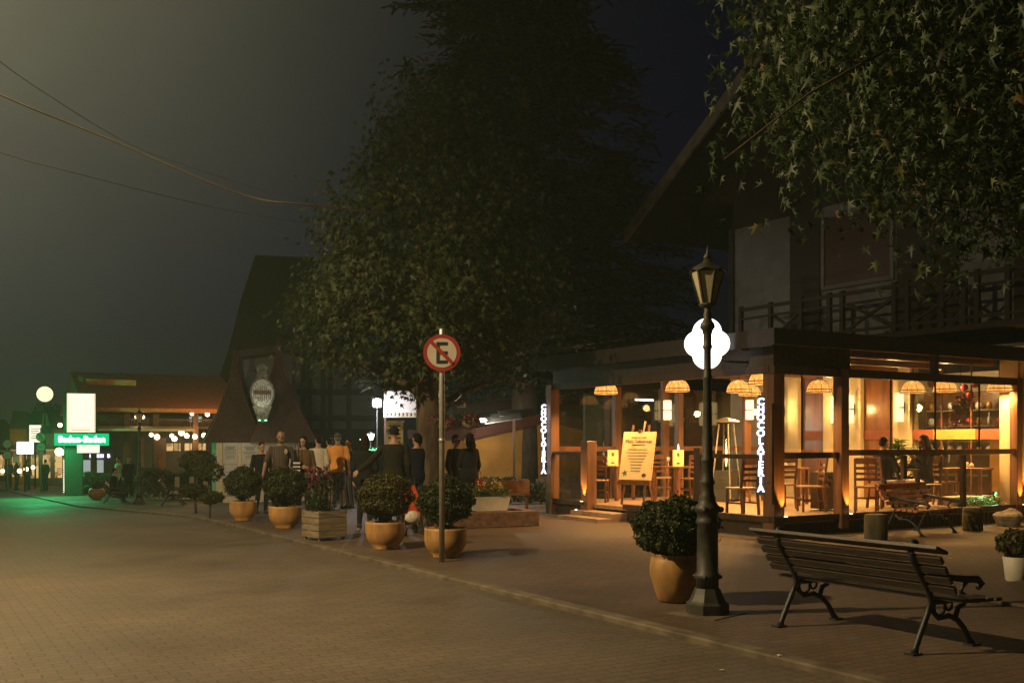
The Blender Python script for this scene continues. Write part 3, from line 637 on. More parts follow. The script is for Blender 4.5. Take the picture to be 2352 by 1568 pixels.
def crown_clumps(nc, shape_fn, per, spread, seed, shell=0.35):
    """leaf positions in clumps; shape_fn(z01)->radius; returns points, outward dirs"""
    g = np.random.default_rng(seed); P = []; O = []
    while len(P) < nc:
        c = shape_fn(g)
        if c is None: continue
        ctr, out = c
        k = int(per*g.uniform(0.5, 1.5)); q = ctr + g.normal(size=(k, 3))*spread*g.uniform(0.6, 1.3)*np.array([1, 1, 0.75])
        P.append(q); O.append(np.repeat(out[None], k, 0))
    return np.concatenate(P), np.concatenate(O)
TX, TY = at(985, 19.6)
t = thing('maple_tree', 'big broad maple with star shaped leaves over the people, its trunk in the brick bed', 'tree', (TX, TY, PZ+0.1))
b = MB(); b.tube([(0, 0, -0.08), (0.0, 0, 0.25), (0.02, 0, 1.0), (-0.02, 0.02, 2.2), (-0.05, 0.05, 3.6), (-0.1, 0, 5.2), (-0.1, 0, 7.2)], [0.34, 0.27, 0.235, 0.22, 0.18, 0.11, 0.03], 14)
for k in range(16):
    a = k*2.4; z = 2.0+k*0.28; L = 2.3*(1-0.05*k)
    b.tube([(0, 0, z), (L*.35*math.cos(a), L*.35*math.sin(a), z+0.45), (L*.75*math.cos(a), L*.75*math.sin(a), z+0.75), (L*math.cos(a), L*math.sin(a), z+0.6)], [0.10*(1-.04*k), 0.07*(1-.04*k), 0.035, 0.012], 7)
b.build('trunk', 'bark', t)
def maple_shape(g):
    z = g.uniform(2.75, 8.4); q = (z-2.75)/5.65
    rad = 2.35*(min(1, (q+0.12)/0.28)**0.6)*(1-max(0, q-0.25)/0.78)**0.75
    if g.uniform() > rad/2.3: return None
    a = g.uniform(0, 2*PI); rr = rad*(g.uniform(0.35, 1.0)**0.5)*(1+0.12*math.sin(3*a+z*2))
    ctr = np.array([rr*math.cos(a), rr*math.sin(a), z]); out = np.array([math.cos(a), math.sin(a), 0.25])
    return ctr, out
p, o_ = crown_clumps(260, maple_shape, 80, 0.30, 21)
ax, ay = cw(-0.05, 0)
p[:, 0] += ax; p[:, 1] += ay
n = len(p); scatter('crown', p, o_*0.8+rnd(n, 0.55)+np.array([0, 0, 0.45]), o_*0.5+rnd(n, 0.5)+np.array([0, 0, -0.8]), rng.uniform(0.10, 0.17, n), star_leaf(), 'maple', t)

def conifer(label, u, d, H, rb, z0, seed, n=15000, top=0.15, zt=0.0, size=0.5):
    x, y = at(u, d); g = np.random.default_rng(seed)
    t = thing('conifer_tree', label, 'tree', (x, y, gr(x, y)), group='tall dark conifers')
    b = MB(); b.tube([(0, 0, -0.1), (0, 0, H*0.5), (0, 0, H)], [0.45, 0.25, 0.03], 10)
    lv = []; o = []; tier = np.arange(z0, H, 0.42)
    for z in tier:
        q = (z-z0)/(H-z0); rad = rb*(1-q)**top*(0.8+0.35*g.uniform())
        if q > 0.7: rad *= 1-((q-0.7)/0.3)**1.6*0.95
        nb = 9
        for k in range(nb):
            a = g.uniform(0, 2*PI); L = rad*g.uniform(0.65, 1.1); dr = g.uniform(-0.25, 0.1)
            if L > 0.5: b.tube([(0, 0, z), (L*.5*math.cos(a), L*.5*math.sin(a), z+0.1), (L*math.cos(a), L*math.sin(a), z+dr*L*.6)], [0.05, 0.03, 0.008], 4)
            m_ = max(3, int(n/len(tier)/nb)); f = g.uniform(0.15, 1.0, m_)**0.7
            q_ = np.stack([L*f*math.cos(a), L*f*math.sin(a), z+0.1*np.sin(f*PI)+dr*L*.6*f*f], 1)+g.normal(size=(m_, 3))*np.array([0.22, 0.22, 0.10])
            lv.append(q_); o.append(np.repeat(np.array([[math.cos(a), math.sin(a), -0.1]]), m_, 0))
    b.build('trunk', 'bark', t)
    p = np.concatenate(lv); o = np.concatenate(o); n = len(p)
    scatter('crown', p, np.array([0, 0, 1.0])+rnd(n, 0.35), o+rnd(n, 0.55), g.uniform(0.6, 1.2, n)*size, needle_spray(), 'conifer', t)
conifer('tallest dark conifer, rising out of the frame behind the big maple', 1205, 30.5, 19.5, 4.6, 3.5, 31, 24000, 0.28)
conifer('dark conifer between the tall conifer and the chalet roof', 1395, 40.0, 13.0, 4.6, 3.6, 33, 11000, 0.35)

# ------------------------------------------------------------------ the maple that hangs over the near right corner (trunk right of the view)
tx, ty = cw(5.6, 7.6)
t = thing('maple_tree', 'leafy maple hanging its star shaped leaves in from the top right', 'tree', (tx, ty, PZ))
b = MB(); b.tube([(0, 0, -0.05), (0, 0, 0.5), (0.03, 0.02, 2.0), (-0.05, 0.03, 3.6), (-0.2, 0, 5.5), (-0.3, 0, 8.0)], [0.32, 0.22, 0.19, 0.17, 0.12, 0.03], 12)
cc = np.array([*cw(4.55, 7.5), 6.15]); base = np.array([tx, ty, PZ])
g = np.random.default_rng(41); P = []; O = []
Lc = np.array([CY, -SY, 0]); Dc = np.array([SY, CY, 0])
def super_r(v, e=2.7): return (np.abs(v[0]/2.85)**e+np.abs(v[1]/2.3)**e+np.abs(v[2]/3.05)**e)**(-1/e)
kk_ = 0
while kk_ < 3300:
    v = g.normal(size=3); v /= np.linalg.norm(v)
    if v[2] > 0.15: continue
    kk_ += 1
    r = super_r(v)*(g.uniform(0.12, 1.0)**0.45)*(1+0.05*g.normal())
    c = cc+(Lc*v[0]+Dc*v[1])*r; c[2] += v[2]*r
    if v[2] < -0.3: c[2] += 0.26*math.sin(c[0]*2.6+1)+0.16*math.sin(c[1]*5)
    kk = int(g.uniform(10, 30)); q = c+g.normal(size=(kk, 3))*np.array([0.20, 0.20, 0.17])
    P.append(q); O.append(np.repeat((Lc*v[0]+Dc*v[1]+np.array([0, 0, v[2]*.4]))[None], kk, 0))
    if kk_ % 45 == 0:
        e = c-base; b.tube([(-0.1, 0, 3.2+0.003*kk_), tuple(e*np.array([.5, .5, .62])+np.array([0, 0, .9])), tuple(e)], [0.045, 0.022, 0.004], 6)
for q0 in ((1640, 375, 6.5),):     # the stray sprig at the crown's left edge
    sx, sy = at(q0[0]+12, q0[2]); c = np.array([sx, sy, hz(q0[1], q0[2])]); q = c+g.normal(size=(9, 3))*0.06; P.append(q); O.append(np.repeat((-Lc)[None], 9, 0))
    e = c-base; e2 = np.array([*cw(2.6, 7), 4.3])-base; b.tube([tuple(e2), tuple((e+e2)/2+np.array([0, 0, .06])), tuple(e)], [0.015, 0.008, 0.004], 5)
b.build('trunk', 'bark', t)
p = np.concatenate(P)-base; o_ = np.concatenate(O); n = len(p)
scatter('crown', p, o_*0.9+rnd(n, 0.75)+np.array([0, 0, 0.25]), o_*0.25+rnd(n, 0.42)+np.array([0, 0, -1.0]), rng.uniform(0.06, 0.125, n)*np.where(rng.uniform(size=n) < 0.12, 1.15, 1.0), star_leaf(), 'maple2', t)

# ------------------------------------------------------------------ overhead cables
def cable(label, pts, r=0.012, ext=True):
    P = [Vector((*at(u, d), hz(v, d))) for u, v, d in pts]
    if ext: P = [P[0]+(P[0]-P[1])*1.5+Vector((0, 0, 0.12))]+P
    # smooth it
    Q = []
    for i in range(len(P)-1):
        p0, p1, p2, p3 = P[max(i-1, 0)], P[i], P[i+1], P[min(i+2, len(P)-1)]
        for k in range(8):
            s = k/8; Q.append(0.5*((2*p1)+(p2-p0)*s+(2*p0-5*p1+4*p2-p3)*s*s+(3*p1-p0-3*p2+p3)*s**3))
    Q.append(P[-1])
    tag(MB().tube(Q, r, 6).build('overhead_cable', 'cablem'), label, 'cable', 'cables crossing the night sky')
M['cablem'] = mat('cable_sheath', (0.12, 0.09, 0.055), 0.5)
cable('thickest sagging cable, running to the maple from the left edge', [(0, 218, 11.1), (250, 320, 12.0), (550, 445, 13.0), (700, 470, 13.45), (900, 490, 15)], 0.010)
cable('thin upper cable, fading out before the others', [(0, 142, 12.5), (120, 225, 14), (280, 322, 16), (400, 372, 19), (640, 450, 26)], 0.006)
cable('thin lower cable, curving level toward the maple', [(0, 350, 12.0), (170, 397, 13.0), (400, 455, 15), (560, 490, 17), (760, 520, 20)], 0.006)
# ------------------------------------------------------------------ glass terrace of the chocolate shop
X0, X1, Y0, Y1 = 12.3, 19.0, 12.07, 18.7
DZ = 0.33; RB = 2.85
T = thing('glass_terrace', 'glazed timber restaurant terrace with raised deck and hanging amber lamps', 'terrace', (0, 0, 0))
MB().box(X0+0.05, X1-0.01, Y0+0.05, Y1-0.05, DZ-0.08, DZ).build('deck', 'deck', T)
b = MB()
b.box(X0+0.06, X1-0.02, Y0+0.06, Y0+0.10, 0.0, DZ-0.081); b.box(X0+0.06, X0+0.10, Y0+0.101, 16.10, 0.0, DZ-0.081); b.box(X0+0.06, X0+0.10, 17.38, Y1-0.101, 0, DZ-0.081); b.box(X0+0.06, X1-0.02, Y1-0.10, Y1-0.06, 0, DZ-0.081)
k = X0+0.2
while k < X1-0.1: b.box(k, k+0.014, Y0+0.048, Y0+0.0599, 0.04, DZ-0.10); k += 0.12
b.build('skirt', 'plank', T)
b = MB(); b.box(X0-0.04, X1, Y0-0.05, Y0+0.049, DZ-0.045, DZ+0.055, 0, 0.006); b.box(X0-0.05, X0+0.049, Y0+0.05, 16.05, DZ-0.045, DZ+0.055, 0, 0.006); b.box(X0-0.05, X0+0.049, 17.45, Y1, DZ-0.045, DZ+0.055, 0, 0.006)
b.build('sill_beam', 'beam', T)
# two steps in the opening of the street side
for k, (dx, zz) in enumerate(((0.36, 0.21), (0.68, 0.12))):
    o = MB().box(X0-dx, X0-dx+0.33 if k else X0+0.04, 16.0, 17.4, PZ-0.02, zz, 0, 0.006).build('step', 'deck', T)
lamp_b = MB().lathe([(0.02, 0), (0.02, 0.01)], 10, (X0-0.30, 17.28, 0.211)).build('step_light', glow('step_led', (1, 0.8, 0.55), 12), T)
def post(x, y, w, z0, z1, m='beam', d=None):
    d = d or w; return MB().box(x-w/2, x+w/2, y-d/2, y+d/2, z0, z1, 0, 0.008).build('post', m, T)
uX = lambda u: onY(u, Y0)
uY = lambda u: onX(u, X0)
post(X0+0.10, Y0+0.10, 0.25, 0.0, RB, 'post')
post(uX(1932), Y0, 0.19, DZ-0.2, RB, 'post'); post(X1-0.12, Y0, 0.17, DZ-0.2, RB, 'post')
post(X0+0.02, Y1-0.06, 0.22, 0.0, RB, 'post'); post(X0, uY(1352), 0.24, 0.0, 1.62, 'post'); post(X0, uY(1612)+0.05, 0.16, DZ, 1.5, 'beam')
for u in (1413, 1556): post(onY(u, Y1), Y1-0.05, 0.16, DZ, RB, 'post')
post(X1-0.3, Y1-0.05, 0.16, DZ, RB, 'post')
for u in (2076, 2212): post(uX(u), Y0, 0.10, DZ, 1.36, 'beam', 0.08)
def rail(a, c, z, h=0.10, w=0.09, m='redwood'): return MB().beam((*a, z), (*c, z), w, h).build('rail', m, T)
rail((X0+0.23, Y0), (uX(1932)-0.1, Y0), 1.38, m='beam'); rail((uX(1932)+0.1, Y0), (X1-0.21, Y0), 1.42)
rail((X0, Y0+0.24), (X0, uY(1612)-0.04), 1.36, 0.08, m='beam'); rail((X0, uY(1352)+0.13), (X0, Y1-0.18), 1.36, 0.07, m='beam')
rail((X0+0.15, Y1-0.05), (X1-0.4, Y1-0.05), 1.45, 0.11)
b = MB(); b.box(X0-0.05, X1, Y0-0.06, Y0+0.06, RB-0.14, RB); b.box(X0-0.06, X0+0.06, Y0+0.061, Y1-0.18, RB-0.12, RB); b.build('head_beam', 'beam', T)
b = MB(); b.box(X0-0.05, uX(1948), Y0-0.04, Y0+0.04, RB+0.001, RB+0.40); b.box(X0-0.04, X0+0.04, Y0+0.041, Y1-0.18, RB+0.001, RB+0.40); b.build('header_panel', 'plank', T)
MB().box(uX(2146)-0.07, uX(2146)+0.07, Y0-0.05, Y0+0.05, RB+0.001, RB+0.40).build('post', 'beam', T)
for a, c in ((uX(1950), uX(2146)-0.075), (uX(2146)+0.075, X1-0.03)): MB().box(a, c, Y0-0.004, Y0+0.004, RB+0.005, RB+0.40).build('glass_pane', 'glass', T)
for u in (1842, 2046, 2148, 2249): MB().box(uX(u)-0.012, uX(u)+0.012, Y0-0.012, Y0+0.012, 1.48, RB-0.145).build('mullion', 'black', T)
# glass: each pane its own sheet, 8 mm thick
def pane(x0, x1, y0, y1, z0, z1): return MB().box(x0, x1, y0, y1, z0, z1).build('glass_pane', 'glass', T)
gx = [X0+0.24, uX(1842), uX(1932)-0.10]; gx2 = [uX(1932)+0.10, uX(2046), uX(2148), uX(2249), X1-0.22]
for a, c in list(zip(gx, gx[1:]))+list(zip(gx2, gx2[1:])): pane(a+0.013, c-0.013, Y0+0.02, Y0+0.028, 1.49, RB-0.145)
pane(gx[0], gx[2], Y0+0.02, Y0+0.028, DZ+0.06, 1.32)
for a, c in ((gx2[0], uX(2076)-0.06), (uX(2076)+0.06, uX(2212)-0.06), (uX(2212)+0.06, X1-0.22)): pane(a, c, Y0+0.02, Y0+0.028, DZ+0.06, 1.35)
pane(X0-0.004, X0+0.004, Y0+0.24, uY(1612)-0.05, DZ+0.06, 1.31); pane(X0-0.004, X0+0.004, uY(1352)+0.13, Y1-0.18, DZ+0.06, 1.31)
nx = [X0+0.14, onY(1413, Y1), onY(1556, Y1), X1-0.3]
for a, c in zip(nx, nx[1:]):
    pane(a+0.09, c-0.09, Y1-0.054, Y1-0.046, 1.52, RB-0.02); pane(a+0.09, c-0.09, Y1-0.054, Y1-0.046, DZ, 1.38)
b = MB(); b.box(X0-0.35, X1-0.001, Y0-0.35, Y1+0.2, RB+0.46, RB+0.54); b.build('roof', 'roofdark', T)
MB().box(X0-0.2, X1-0.002, Y0-0.2, Y1+0.1, RB+0.401, RB+0.459).build('ceiling', 'redwood', T)
b = MB(); b.box(X0-0.38, X1-0.001, Y0-0.38, Y0-0.351, RB+0.30, RB+0.56); b.box(X0-0.38, X0-0.351, Y0-0.35, Y1+0.22, RB+0.28, RB+0.56); b.build('fascia', 'roofdark', T)
b = MB()
for k in range(6):
    y = Y0+0.6+k*1.15; b.box(X0-0.2, X1-0.01, y-0.05, y+0.05, RB+0.28, RB+0.40)
b.build('rafter', 'redwood', T)

# ------------------------------------------------------------------ pendant lamps: amber dome shades with dark ribs
def make_pendant(label):
    t = thing('pendant_lamp', label, 'lamp', group='amber dome pendants under the terrace roof')
    b = MB(); prof = [(0.245, 0.0), (0.24, 0.06), (0.215, 0.13), (0.165, 0.195), (0.10, 0.235), (0.03, 0.25)]
    n = 24; vs_ = [(r*math.cos(2*PI*j/n), r*math.sin(2*PI*j/n), z) for r, z in prof for j in range(n)]
    vs_ += [(x*0.975, y*0.975, z-0.004) for x, y, z in vs_[:]]
    k = len(prof); fs = [(i*n+j, i*n+(j+1) % n, (i+1)*n+(j+1) % n, (i+1)*n+j) for i in range(k-1) for j in range(n)]
    fs += [tuple(q+k*n for q in reversed(f)) for f in fs]; b.add(vs_, fs, 0, True); b.build('lamp_shade', 'shade', t, fix=False)
    b = MB()
    for q in range(8):
        a = 2*PI*q/8+0.2; b.tube([((r+0.004)*math.cos(a), (r+0.004)*math.sin(a), z+0.002) for r, z in prof], 0.005, 4)
    b.build('rib', 'black', t)
    b = MB()
    for r, z in ((0.25, 0.0), (0.246, 0.05)): b.tube([(r*math.cos(2*PI*j/24), r*math.sin(2*PI*j/24), z) for j in range(25)], 0.008, 5, caps=False)
    b.build('rim', 'beam', t)
    MB().tube([(0, 0, 0.25), (0, 0, 0.48)], 0.008, 6).build('cord', 'black', t)
    return t
pd = None
pend = [(1392, 21.3, 'amber dome pendant leftmost under the terrace roof, above the easel side'), (1556, 20.6, 'amber dome pendant second from the left, above the menu easel'), (1697, 20.6, 'amber dome pendant left of the two that overlap by the corner post'),
        (1722, 22.5, 'small amber dome pendant behind the two by the corner post'), (1752, 17.7, 'amber dome pendant half hidden by the corner post'), (1880, 20.9, 'amber dome pendant in the pane right of the corner post'),
        (2097, 20.8, 'amber dome pendant right of the brightest wall sconce'), (2171, 20.8, 'amber dome pendant before the shop shelves'), (2295, 20.15, 'amber dome pendant rightmost, before the arched board')]
for i, (u, d, lb) in enumerate(pend):
    if pd is None: pd = make_pendant(lb); o = pd
    else: o = copy_tree(pd)
    x, y = at(u, d); o.location = (x, y, 2.60+(0.02 if i % 2 else 0)); o['label'] = lb
    lamp('pendant_light', 'SPOT', (x, y, 2.62), PEND_P, (1.0, 0.51, 0.16), 0.08, aim=(x, y, 0), spot=R(154), blend=0.45)

# ------------------------------------------------------------------ the chalet behind the terrace
H = thing('chalet', 'white half timbered chalet with balcony and steep gabled roof above the terrace', 'house', (0, 0, 0))
def fy(u): return onX(u, X1)
cols = [(18.62, 17.85), (17.05, 16.78), (16.42, 15.95), (15.05, 14.62), (12.50, 12.10), (20.2, 18.9)]
for a, c in cols: MB().box(X1, X1+0.3, c, a, 0.0, 3.3).build('column', 'cream', H)
MB().box(X1+0.02, X1+0.28, 7.0, 20.19, 3.301, 3.5).build('lintel', 'cream', H)
MB().box(X1+0.02, X1+0.28, 7.0, 12.099, 0, 3.3).build('ground_floor_wall', 'cream', H)
b = MB()
for a, c in ((17.849, 17.051), (16.779, 16.421), (15.949, 15.051)): b.box(X1+0.12, X1+0.18, c, a, 0.3, 3.3)
b.build('panelled_door', mat('honey_wood', (0.19, 0.075, 0.024), 0.25, var=0.4, scale=6, stretch=(1, 1, 0.2)), H)
for a, c in ((14.61, 13.9), (13.9, 13.2), (13.2, 12.51)):
    o = MB().box(X1+0.10, X1+0.108, c+0.012, a-0.012, 0.4, 3.28).build('shop_window', 'glass', H)
b = MB()
for yy in (14.61, 13.9, 13.2, 12.51): b.box(X1+0.09, X1+0.12, yy-0.012, yy+0.012, 0.35, 3.3)
b.build('window_frame', 'redwood', H)
# coloured band on the shop glass, red shading into yellow
b = MB(); b.box(X1+0.085, X1+0.089, 12.52, 13.1, 1.66, 1.87, 1); b.box(X1+0.085, X1+0.089, 13.101, 14.1, 1.66, 1.87, 0); b.box(X1+0.085, X1+0.089, 14.101, 14.60, 1.66, 1.87, 1)
b.box(X1+0.10, X1+0.115, 15.06, 15.94, 1.66, 1.87, 1); b.box(X1+0.10, X1+0.115, 17.06, 17.84, 1.66, 1.87, 1)
b.build('glass_band', [mat('yellow_band', (0.40, 0.26, 0.065), 0.6), mat('red_band', (0.24, 0.06, 0.025), 0.6)], H)
# shop room behind
b = MB(); b.box(22.4, 22.5, 11.9, 17.4, 0, 3.3); b.box(X1+0.31, 22.39, 17.3, 17.4, 0, 3.3); b.box(X1+0.31, 22.39, 11.9, 12.0, 0, 3.3); b.build('shop_room_wall', 'cream', H)
MB().box(X1+0.31, 22.39, 12.01, 17.29, 0.2, 0.3).build('shop_floor', 'deck', H)
lamp('shop_light', 'POINT', (20.7, 15.0, 2.9), 120, (1.0, 0.62, 0.30), 0.15)
# upper floor
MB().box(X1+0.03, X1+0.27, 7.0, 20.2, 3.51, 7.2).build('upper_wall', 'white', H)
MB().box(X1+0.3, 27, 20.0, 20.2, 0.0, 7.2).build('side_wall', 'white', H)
for a, c in ((fy(1816), fy(1884)), (fy(2062), fy(2200)), (fy(2330), 11.2), (20.25, 20.08)): MB().box(X1-0.03, X1+0.029, min(a, c), max(a, c), 3.6, 7.2).build('timber_panel', 'roofdark', H)
wn_ = MB(); ya, yc = fy(1895), fy(2046); z0, z1 = 5.30, 6.9
wn_.box(X1-0.012, X1+0.028, yc, ya, z0, z1); ww = wn_.build('window', mat('red_brown_shutter', (0.05, 0.018, 0.014), 0.5, scale=10, stretch=(1, 1, 14)), H)
b = MB(); b.box(X1-0.04, X1+0.027, yc-0.10, yc-0.001, z0-0.1, z1); b.box(X1-0.04, X1+0.027, ya+0.001, ya+0.10, z0-0.1, z1); b.box(X1-0.05, X1+0.027, yc-0.001, ya+0.001, z0-0.1, z0-0.001); b.build('window_frame', 'white', ww)
MB().prism([(7.0, 7.2), (20.2, 7.2), (19.95, 9.05), (14.0, 12.9), (8.0, 9.0), (7.0, 8.2)], X1+0.05, X1+0.25, 'x').build('gable_wall', 'roofdark', H)
# balcony
BXX = 17.9
MB().box(BXX, X1+0.02, 7.0, fy(1690), 3.78, 3.90).build('balcony_floor', 'roofdark', H)
b = MB(); yA, yB = onX(1700, BXX), 7.0
for z, h in ((4.85, 0.08), (4.62, 0.05), (4.02, 0.06)): b.box(BXX-0.03, BXX+0.03, yB, yA, z-h/2, z+h/2)
ps = [onX(u, BXX) for u in (1702, 1770, 1840, 1905, 1935, 2055, 2085, 2215, 2245)]+[13.0, 11.6, 10.2, 8.8, 7.4]
for y in ps: b.box(BXX-0.045, BXX+0.045, y-0.05, y+0.05, 3.9, 4.93)
for a, c in ((onX(1945, BXX), onX(2050, BXX)), (onX(2095, BXX), onX(2210, BXX)), (onX(2255, BXX), 12.9), (onX(1775, BXX), onX(1835, BXX))):
    b.beam((BXX, a, 4.05), (BXX, c, 4.60), 0.05, 0.06); b.beam((BXX+0.052, a, 4.60), (BXX+0.052, c, 4.05), 0.05, 0.06)
b.build('balcony_railing', 'roofdark', H)
# roof
yr, zr, ye, ze, yl = 14.0, 13.1, 22.6, 7.45, 5.4
def slab(ya, za, yb, zb, th, m, nm, x0=17.4, x1=28):
    b = MB(); b.prism([(ya, za), (yb, zb), (yb, zb-th), (ya, za-th)], x0, x1, 'x'); return b.build(nm, m, H)
slab(yr, zr, ye, ze, 0.10, 'tile_red', 'roof'); slab(yr-0.001, zr, yl, ze, 0.10, 'tile_red', 'roof')
slab(yr, zr-0.102, ye-0.02, ze-0.09, 0.12, 'roofdark', 'roof_soffit', 17.5); slab(yr-0.001, zr-0.102, yl+0.02, ze-0.09, 0.12, 'roofdark', 'roof_soffit', 17.5)
slab(yr, zr+0.03, ye+0.02, ze+0.02, 0.36, 'fascia', 'barge_board', 17.32, 17.395); slab(yr-0.001, zr+0.03, yl-0.02, ze+0.02, 0.36, 'fascia', 'barge_board', 17.32, 17.395)

# ------------------------------------------------------------------ wall sconces
def make_sconce(label):
    t = thing('wall_sconce', label, 'lamp', group='tall glowing sconces on the cream columns')
    MB().lathe([(0.085, 0), (0.09, 0.02), (0.09, 0.60), (0.085, 0.62)], 14).build('lamp_shade', 'sconce', t)
    b = MB(); b.lathe([(0.094, 0.29), (0.094, 0.32)], 14); b.box(0.06, 0.13, -0.04, 0.04, 0.2, 0.42); b.build('bracket', 'redwood', t); return t
scn = None
for i, (u, lb) in enumerate(((1792, 'glowing wall sconce just right of the corner post'), (1917, 'glowing wall sconce half hidden by the second post'), (2066, 'brightest glowing wall sconce, above the seated people'), (1952, 'faint wall sconce on the narrow column right of the second post'))):
    if scn is None: scn = make_sconce(lb); o = scn
    else: o = copy_tree(scn)
    y = onX(u, X1-0.12); o.location = (X1-0.13, y, 2.05); o['label'] = lb
    lamp('sconce_light', 'POINT', (X1-0.32, y, 2.36), 55, (1.0, 0.58, 0.19), 0.08)
for u, d, lb in ((1533, 23.8, 'glowing wall sconce on a post behind the second pendant'), (1722, 23.6, 'glowing wall sconce left of the corner letters')):
    o = copy_tree(scn); x, y = at(u, d); o.location = (x, y, 2.12); o['label'] = lb; o.scale = (1, 1, 0.72); o.rotation_euler.z = 1.2
    MB().box(-0.08, 0.08, 0.10, 0.26, 0.3, 3.0).build('sconce_post', 'post', T, loc=(x, y, 0)).rotation_euler.z = 1.2-PI/2
    lamp('sconce_light', 'POINT', (x-0.2, y-0.2, 2.4), 6, (1.0, 0.58, 0.22), 0.08)

# ------------------------------------------------------------------ vertical letters CHOCOLATERIA
def choc(u, d, zc, label):
    x, y = at(u, d); t = thing('vertical_sign', label, 'sign', (x, y, zc), facing(x, y)*1.25, 'vertical lit CHOCOLATERIA letters')
    b = MB(); b.text('\n'.join('CHOCOLATERIA'), 0.158, (0, -0.02, 0), 0, 0, 0.018, spacing=0.80, bold=0.004); b.build('lettering', 'letterled', t)
    MB().box(-0.05, 0.05, 0.005, 0.03, -0.80, 0.80).build('backing_board', 'dark', t)
    b = MB()
    for z in (-0.6, 0.6): b.box(0.0, 0.14, 0.006, 0.028, z-0.012, z+0.012)
    b.build('bracket', 'black', t)
choc(1748, 16.45, 1.55, 'white lit letters CHOCOLATERIA running down the corner post')
choc(1249, 22.3, 1.66, 'white lit letters CHOCOLATERIA running down the far left post')

# ------------------------------------------------------------------ quatrefoil light box over the terrace
x, y = at(1624, 16.9); zc = hz(790, 16.9)
t = thing('lightbox_sign', 'glowing white four lobed light box sign behind the near lamp post', 'sign', (x, y, zc), facing(x, y))
def quatre(s):
    pts = []
    for k in range(96):
        a = 2*PI*k/96; r = max(abs(0)+0.0, 0); best = 0
        for q, (cx_, cy_, rr) in enumerate(((0.17, 0, 0.235), (-0.17, 0, 0.235), (0, 0.20, 0.26), (0, -0.20, 0.26))):
            bq = cx_*math.cos(a)+cy_*math.sin(a); cq = cx_*cx_+cy_*cy_-rr*rr; best = max(best, bq+math.sqrt(max(bq*bq-cq, 0)))
        pts.append((best*s*math.cos(a), best*s*math.sin(a)))
    return pts
t.scale = (0.93,)*3
MB().prism(quatre(0.97), -0.075, -0.07, 'y').build('sign_face', 'lightbox', t); MB().prism(quatre(0.97), 0.07, 0.075, 'y').build('sign_face', 'lightbox', t)
MB().prism(quatre(1.0), -0.069, 0.069, 'y').build('sign_case', 'signwhite', t)
MB().beam((0.0, 0.03, -0.30), (0.9, 0.5, -0.30), 0.04, 0.04).build('bracket', 'black', t)

# ------------------------------------------------------------------ terrace furniture
def make_chair(label):
    t = thing('dining_chair', label, 'chair', group='ladder back wooden chairs on the terrace')
    for sx in (-1, 1):
        MB().beam((sx*0.19, -0.19, 0), (sx*0.185, -0.185, 0.44), 0.038, 0.038).build('leg', 'redwood', t)
        b = MB(); b.beam((sx*0.18, 0.23, 0), (sx*0.18, 0.18, 0.45), 0.038, 0.042); b.beam((sx*0.18, 0.18, 0.45), (sx*0.18, 0.25, 0.98), 0.036, 0.04); b.build('leg', 'redwood', t)
    b = MB(); b.box(-0.215, 0.215, -0.215, 0.205, 0.44, 0.475, 0, 0.01); b.build('seat', 'chairseat', t)
    b = MB()
    for z in (0.60, 0.70, 0.80): b.beam((-0.165, 0.18+(z-0.45)*0.13, z), (0.165, 0.18+(z-0.45)*0.13, z), 0.016, 0.05)
    b.beam((-0.165, 0.243, 0.93), (0.165, 0.243, 0.93), 0.02, 0.11); b.build('backrest', 'redwood', t)
    b = MB(); b.beam((-0.17, -0.187, 0.24), (0.17, -0.187, 0.24), 0.02, 0.035); b.beam((-0.183, -0.17, 0.20), (-0.18, 0.18, 0.20), 0.02, 0.03); b.beam((0.183, -0.17, 0.20), (0.18, 0.18, 0.20), 0.02, 0.03); b.build('stretcher', 'redwood', t)
    return t
M['chairseat'] = mat('chair_seat', (0.34, 0.20, 0.10), 0.4, var=0.2)
def dk(u, v): # a point on the deck seen at pixel u,v
    d = (EYE-DZ)*F/(v-HOR); return at(u, d)
ch = None
chairs = [(1705, 1180, 1.15+PI/2+0.35, 'chair nearest the CHOCOLATERIA corner, turned sideways with its back to the left'), (1862, 1174, -1.15-PI/2+0.6, 'chair behind the pane right of the corner post, its back to the right'), (1990, 1175, 2.2, 'high backed chair beside the second post, before the seated couple'),
          (1735, 1150, 2.6, 'chair behind the corner letters, seat catching light'), (1520, 1142, -0.4, 'chair right of the menu easel, seat edge showing'), (1588, 1146, -1.3, 'chair left of the near lamp post, under the second table'), (1795, 1166, 2.9, 'chair seen just right of the corner post, its back to us'),
          (2176, 1159, 0.9, 'chair behind the front bench, near the low middle post'), (1374, 1152, 2.4, 'dark chair left of the menu easel'), (2126, 1166, -1.7, 'chair under the woman seated in the terrace'), (2028, 1166, 1.45, 'chair under the person facing the seated woman')]
for i, (u, v, rz, lb) in enumerate(chairs):
    if ch is None: ch = make_chair(lb); o = ch
    else: o = copy_tree(ch)
    x, y = dk(u, v); o.location = (x, y, DZ); o.rotation_euler.z = rz; o['label'] = lb
def make_table(label):
    t = thing('dining_table', label, 'table', group='square wooden tables on the terrace')
    MB().box(-0.38, 0.38, -0.38, 0.38, 0.72, 0.755, 0, 0.006).build('tabletop', 'redwood', t)
    for sx in (-1, 1):
        for sy in (-1, 1): MB().box(sx*0.32-0.03, sx*0.32+0.03, sy*0.32-0.03, sy*0.32+0.03, 0, 0.719).build('leg', 'redwood', t)
    return t
tb = None; tabs = []
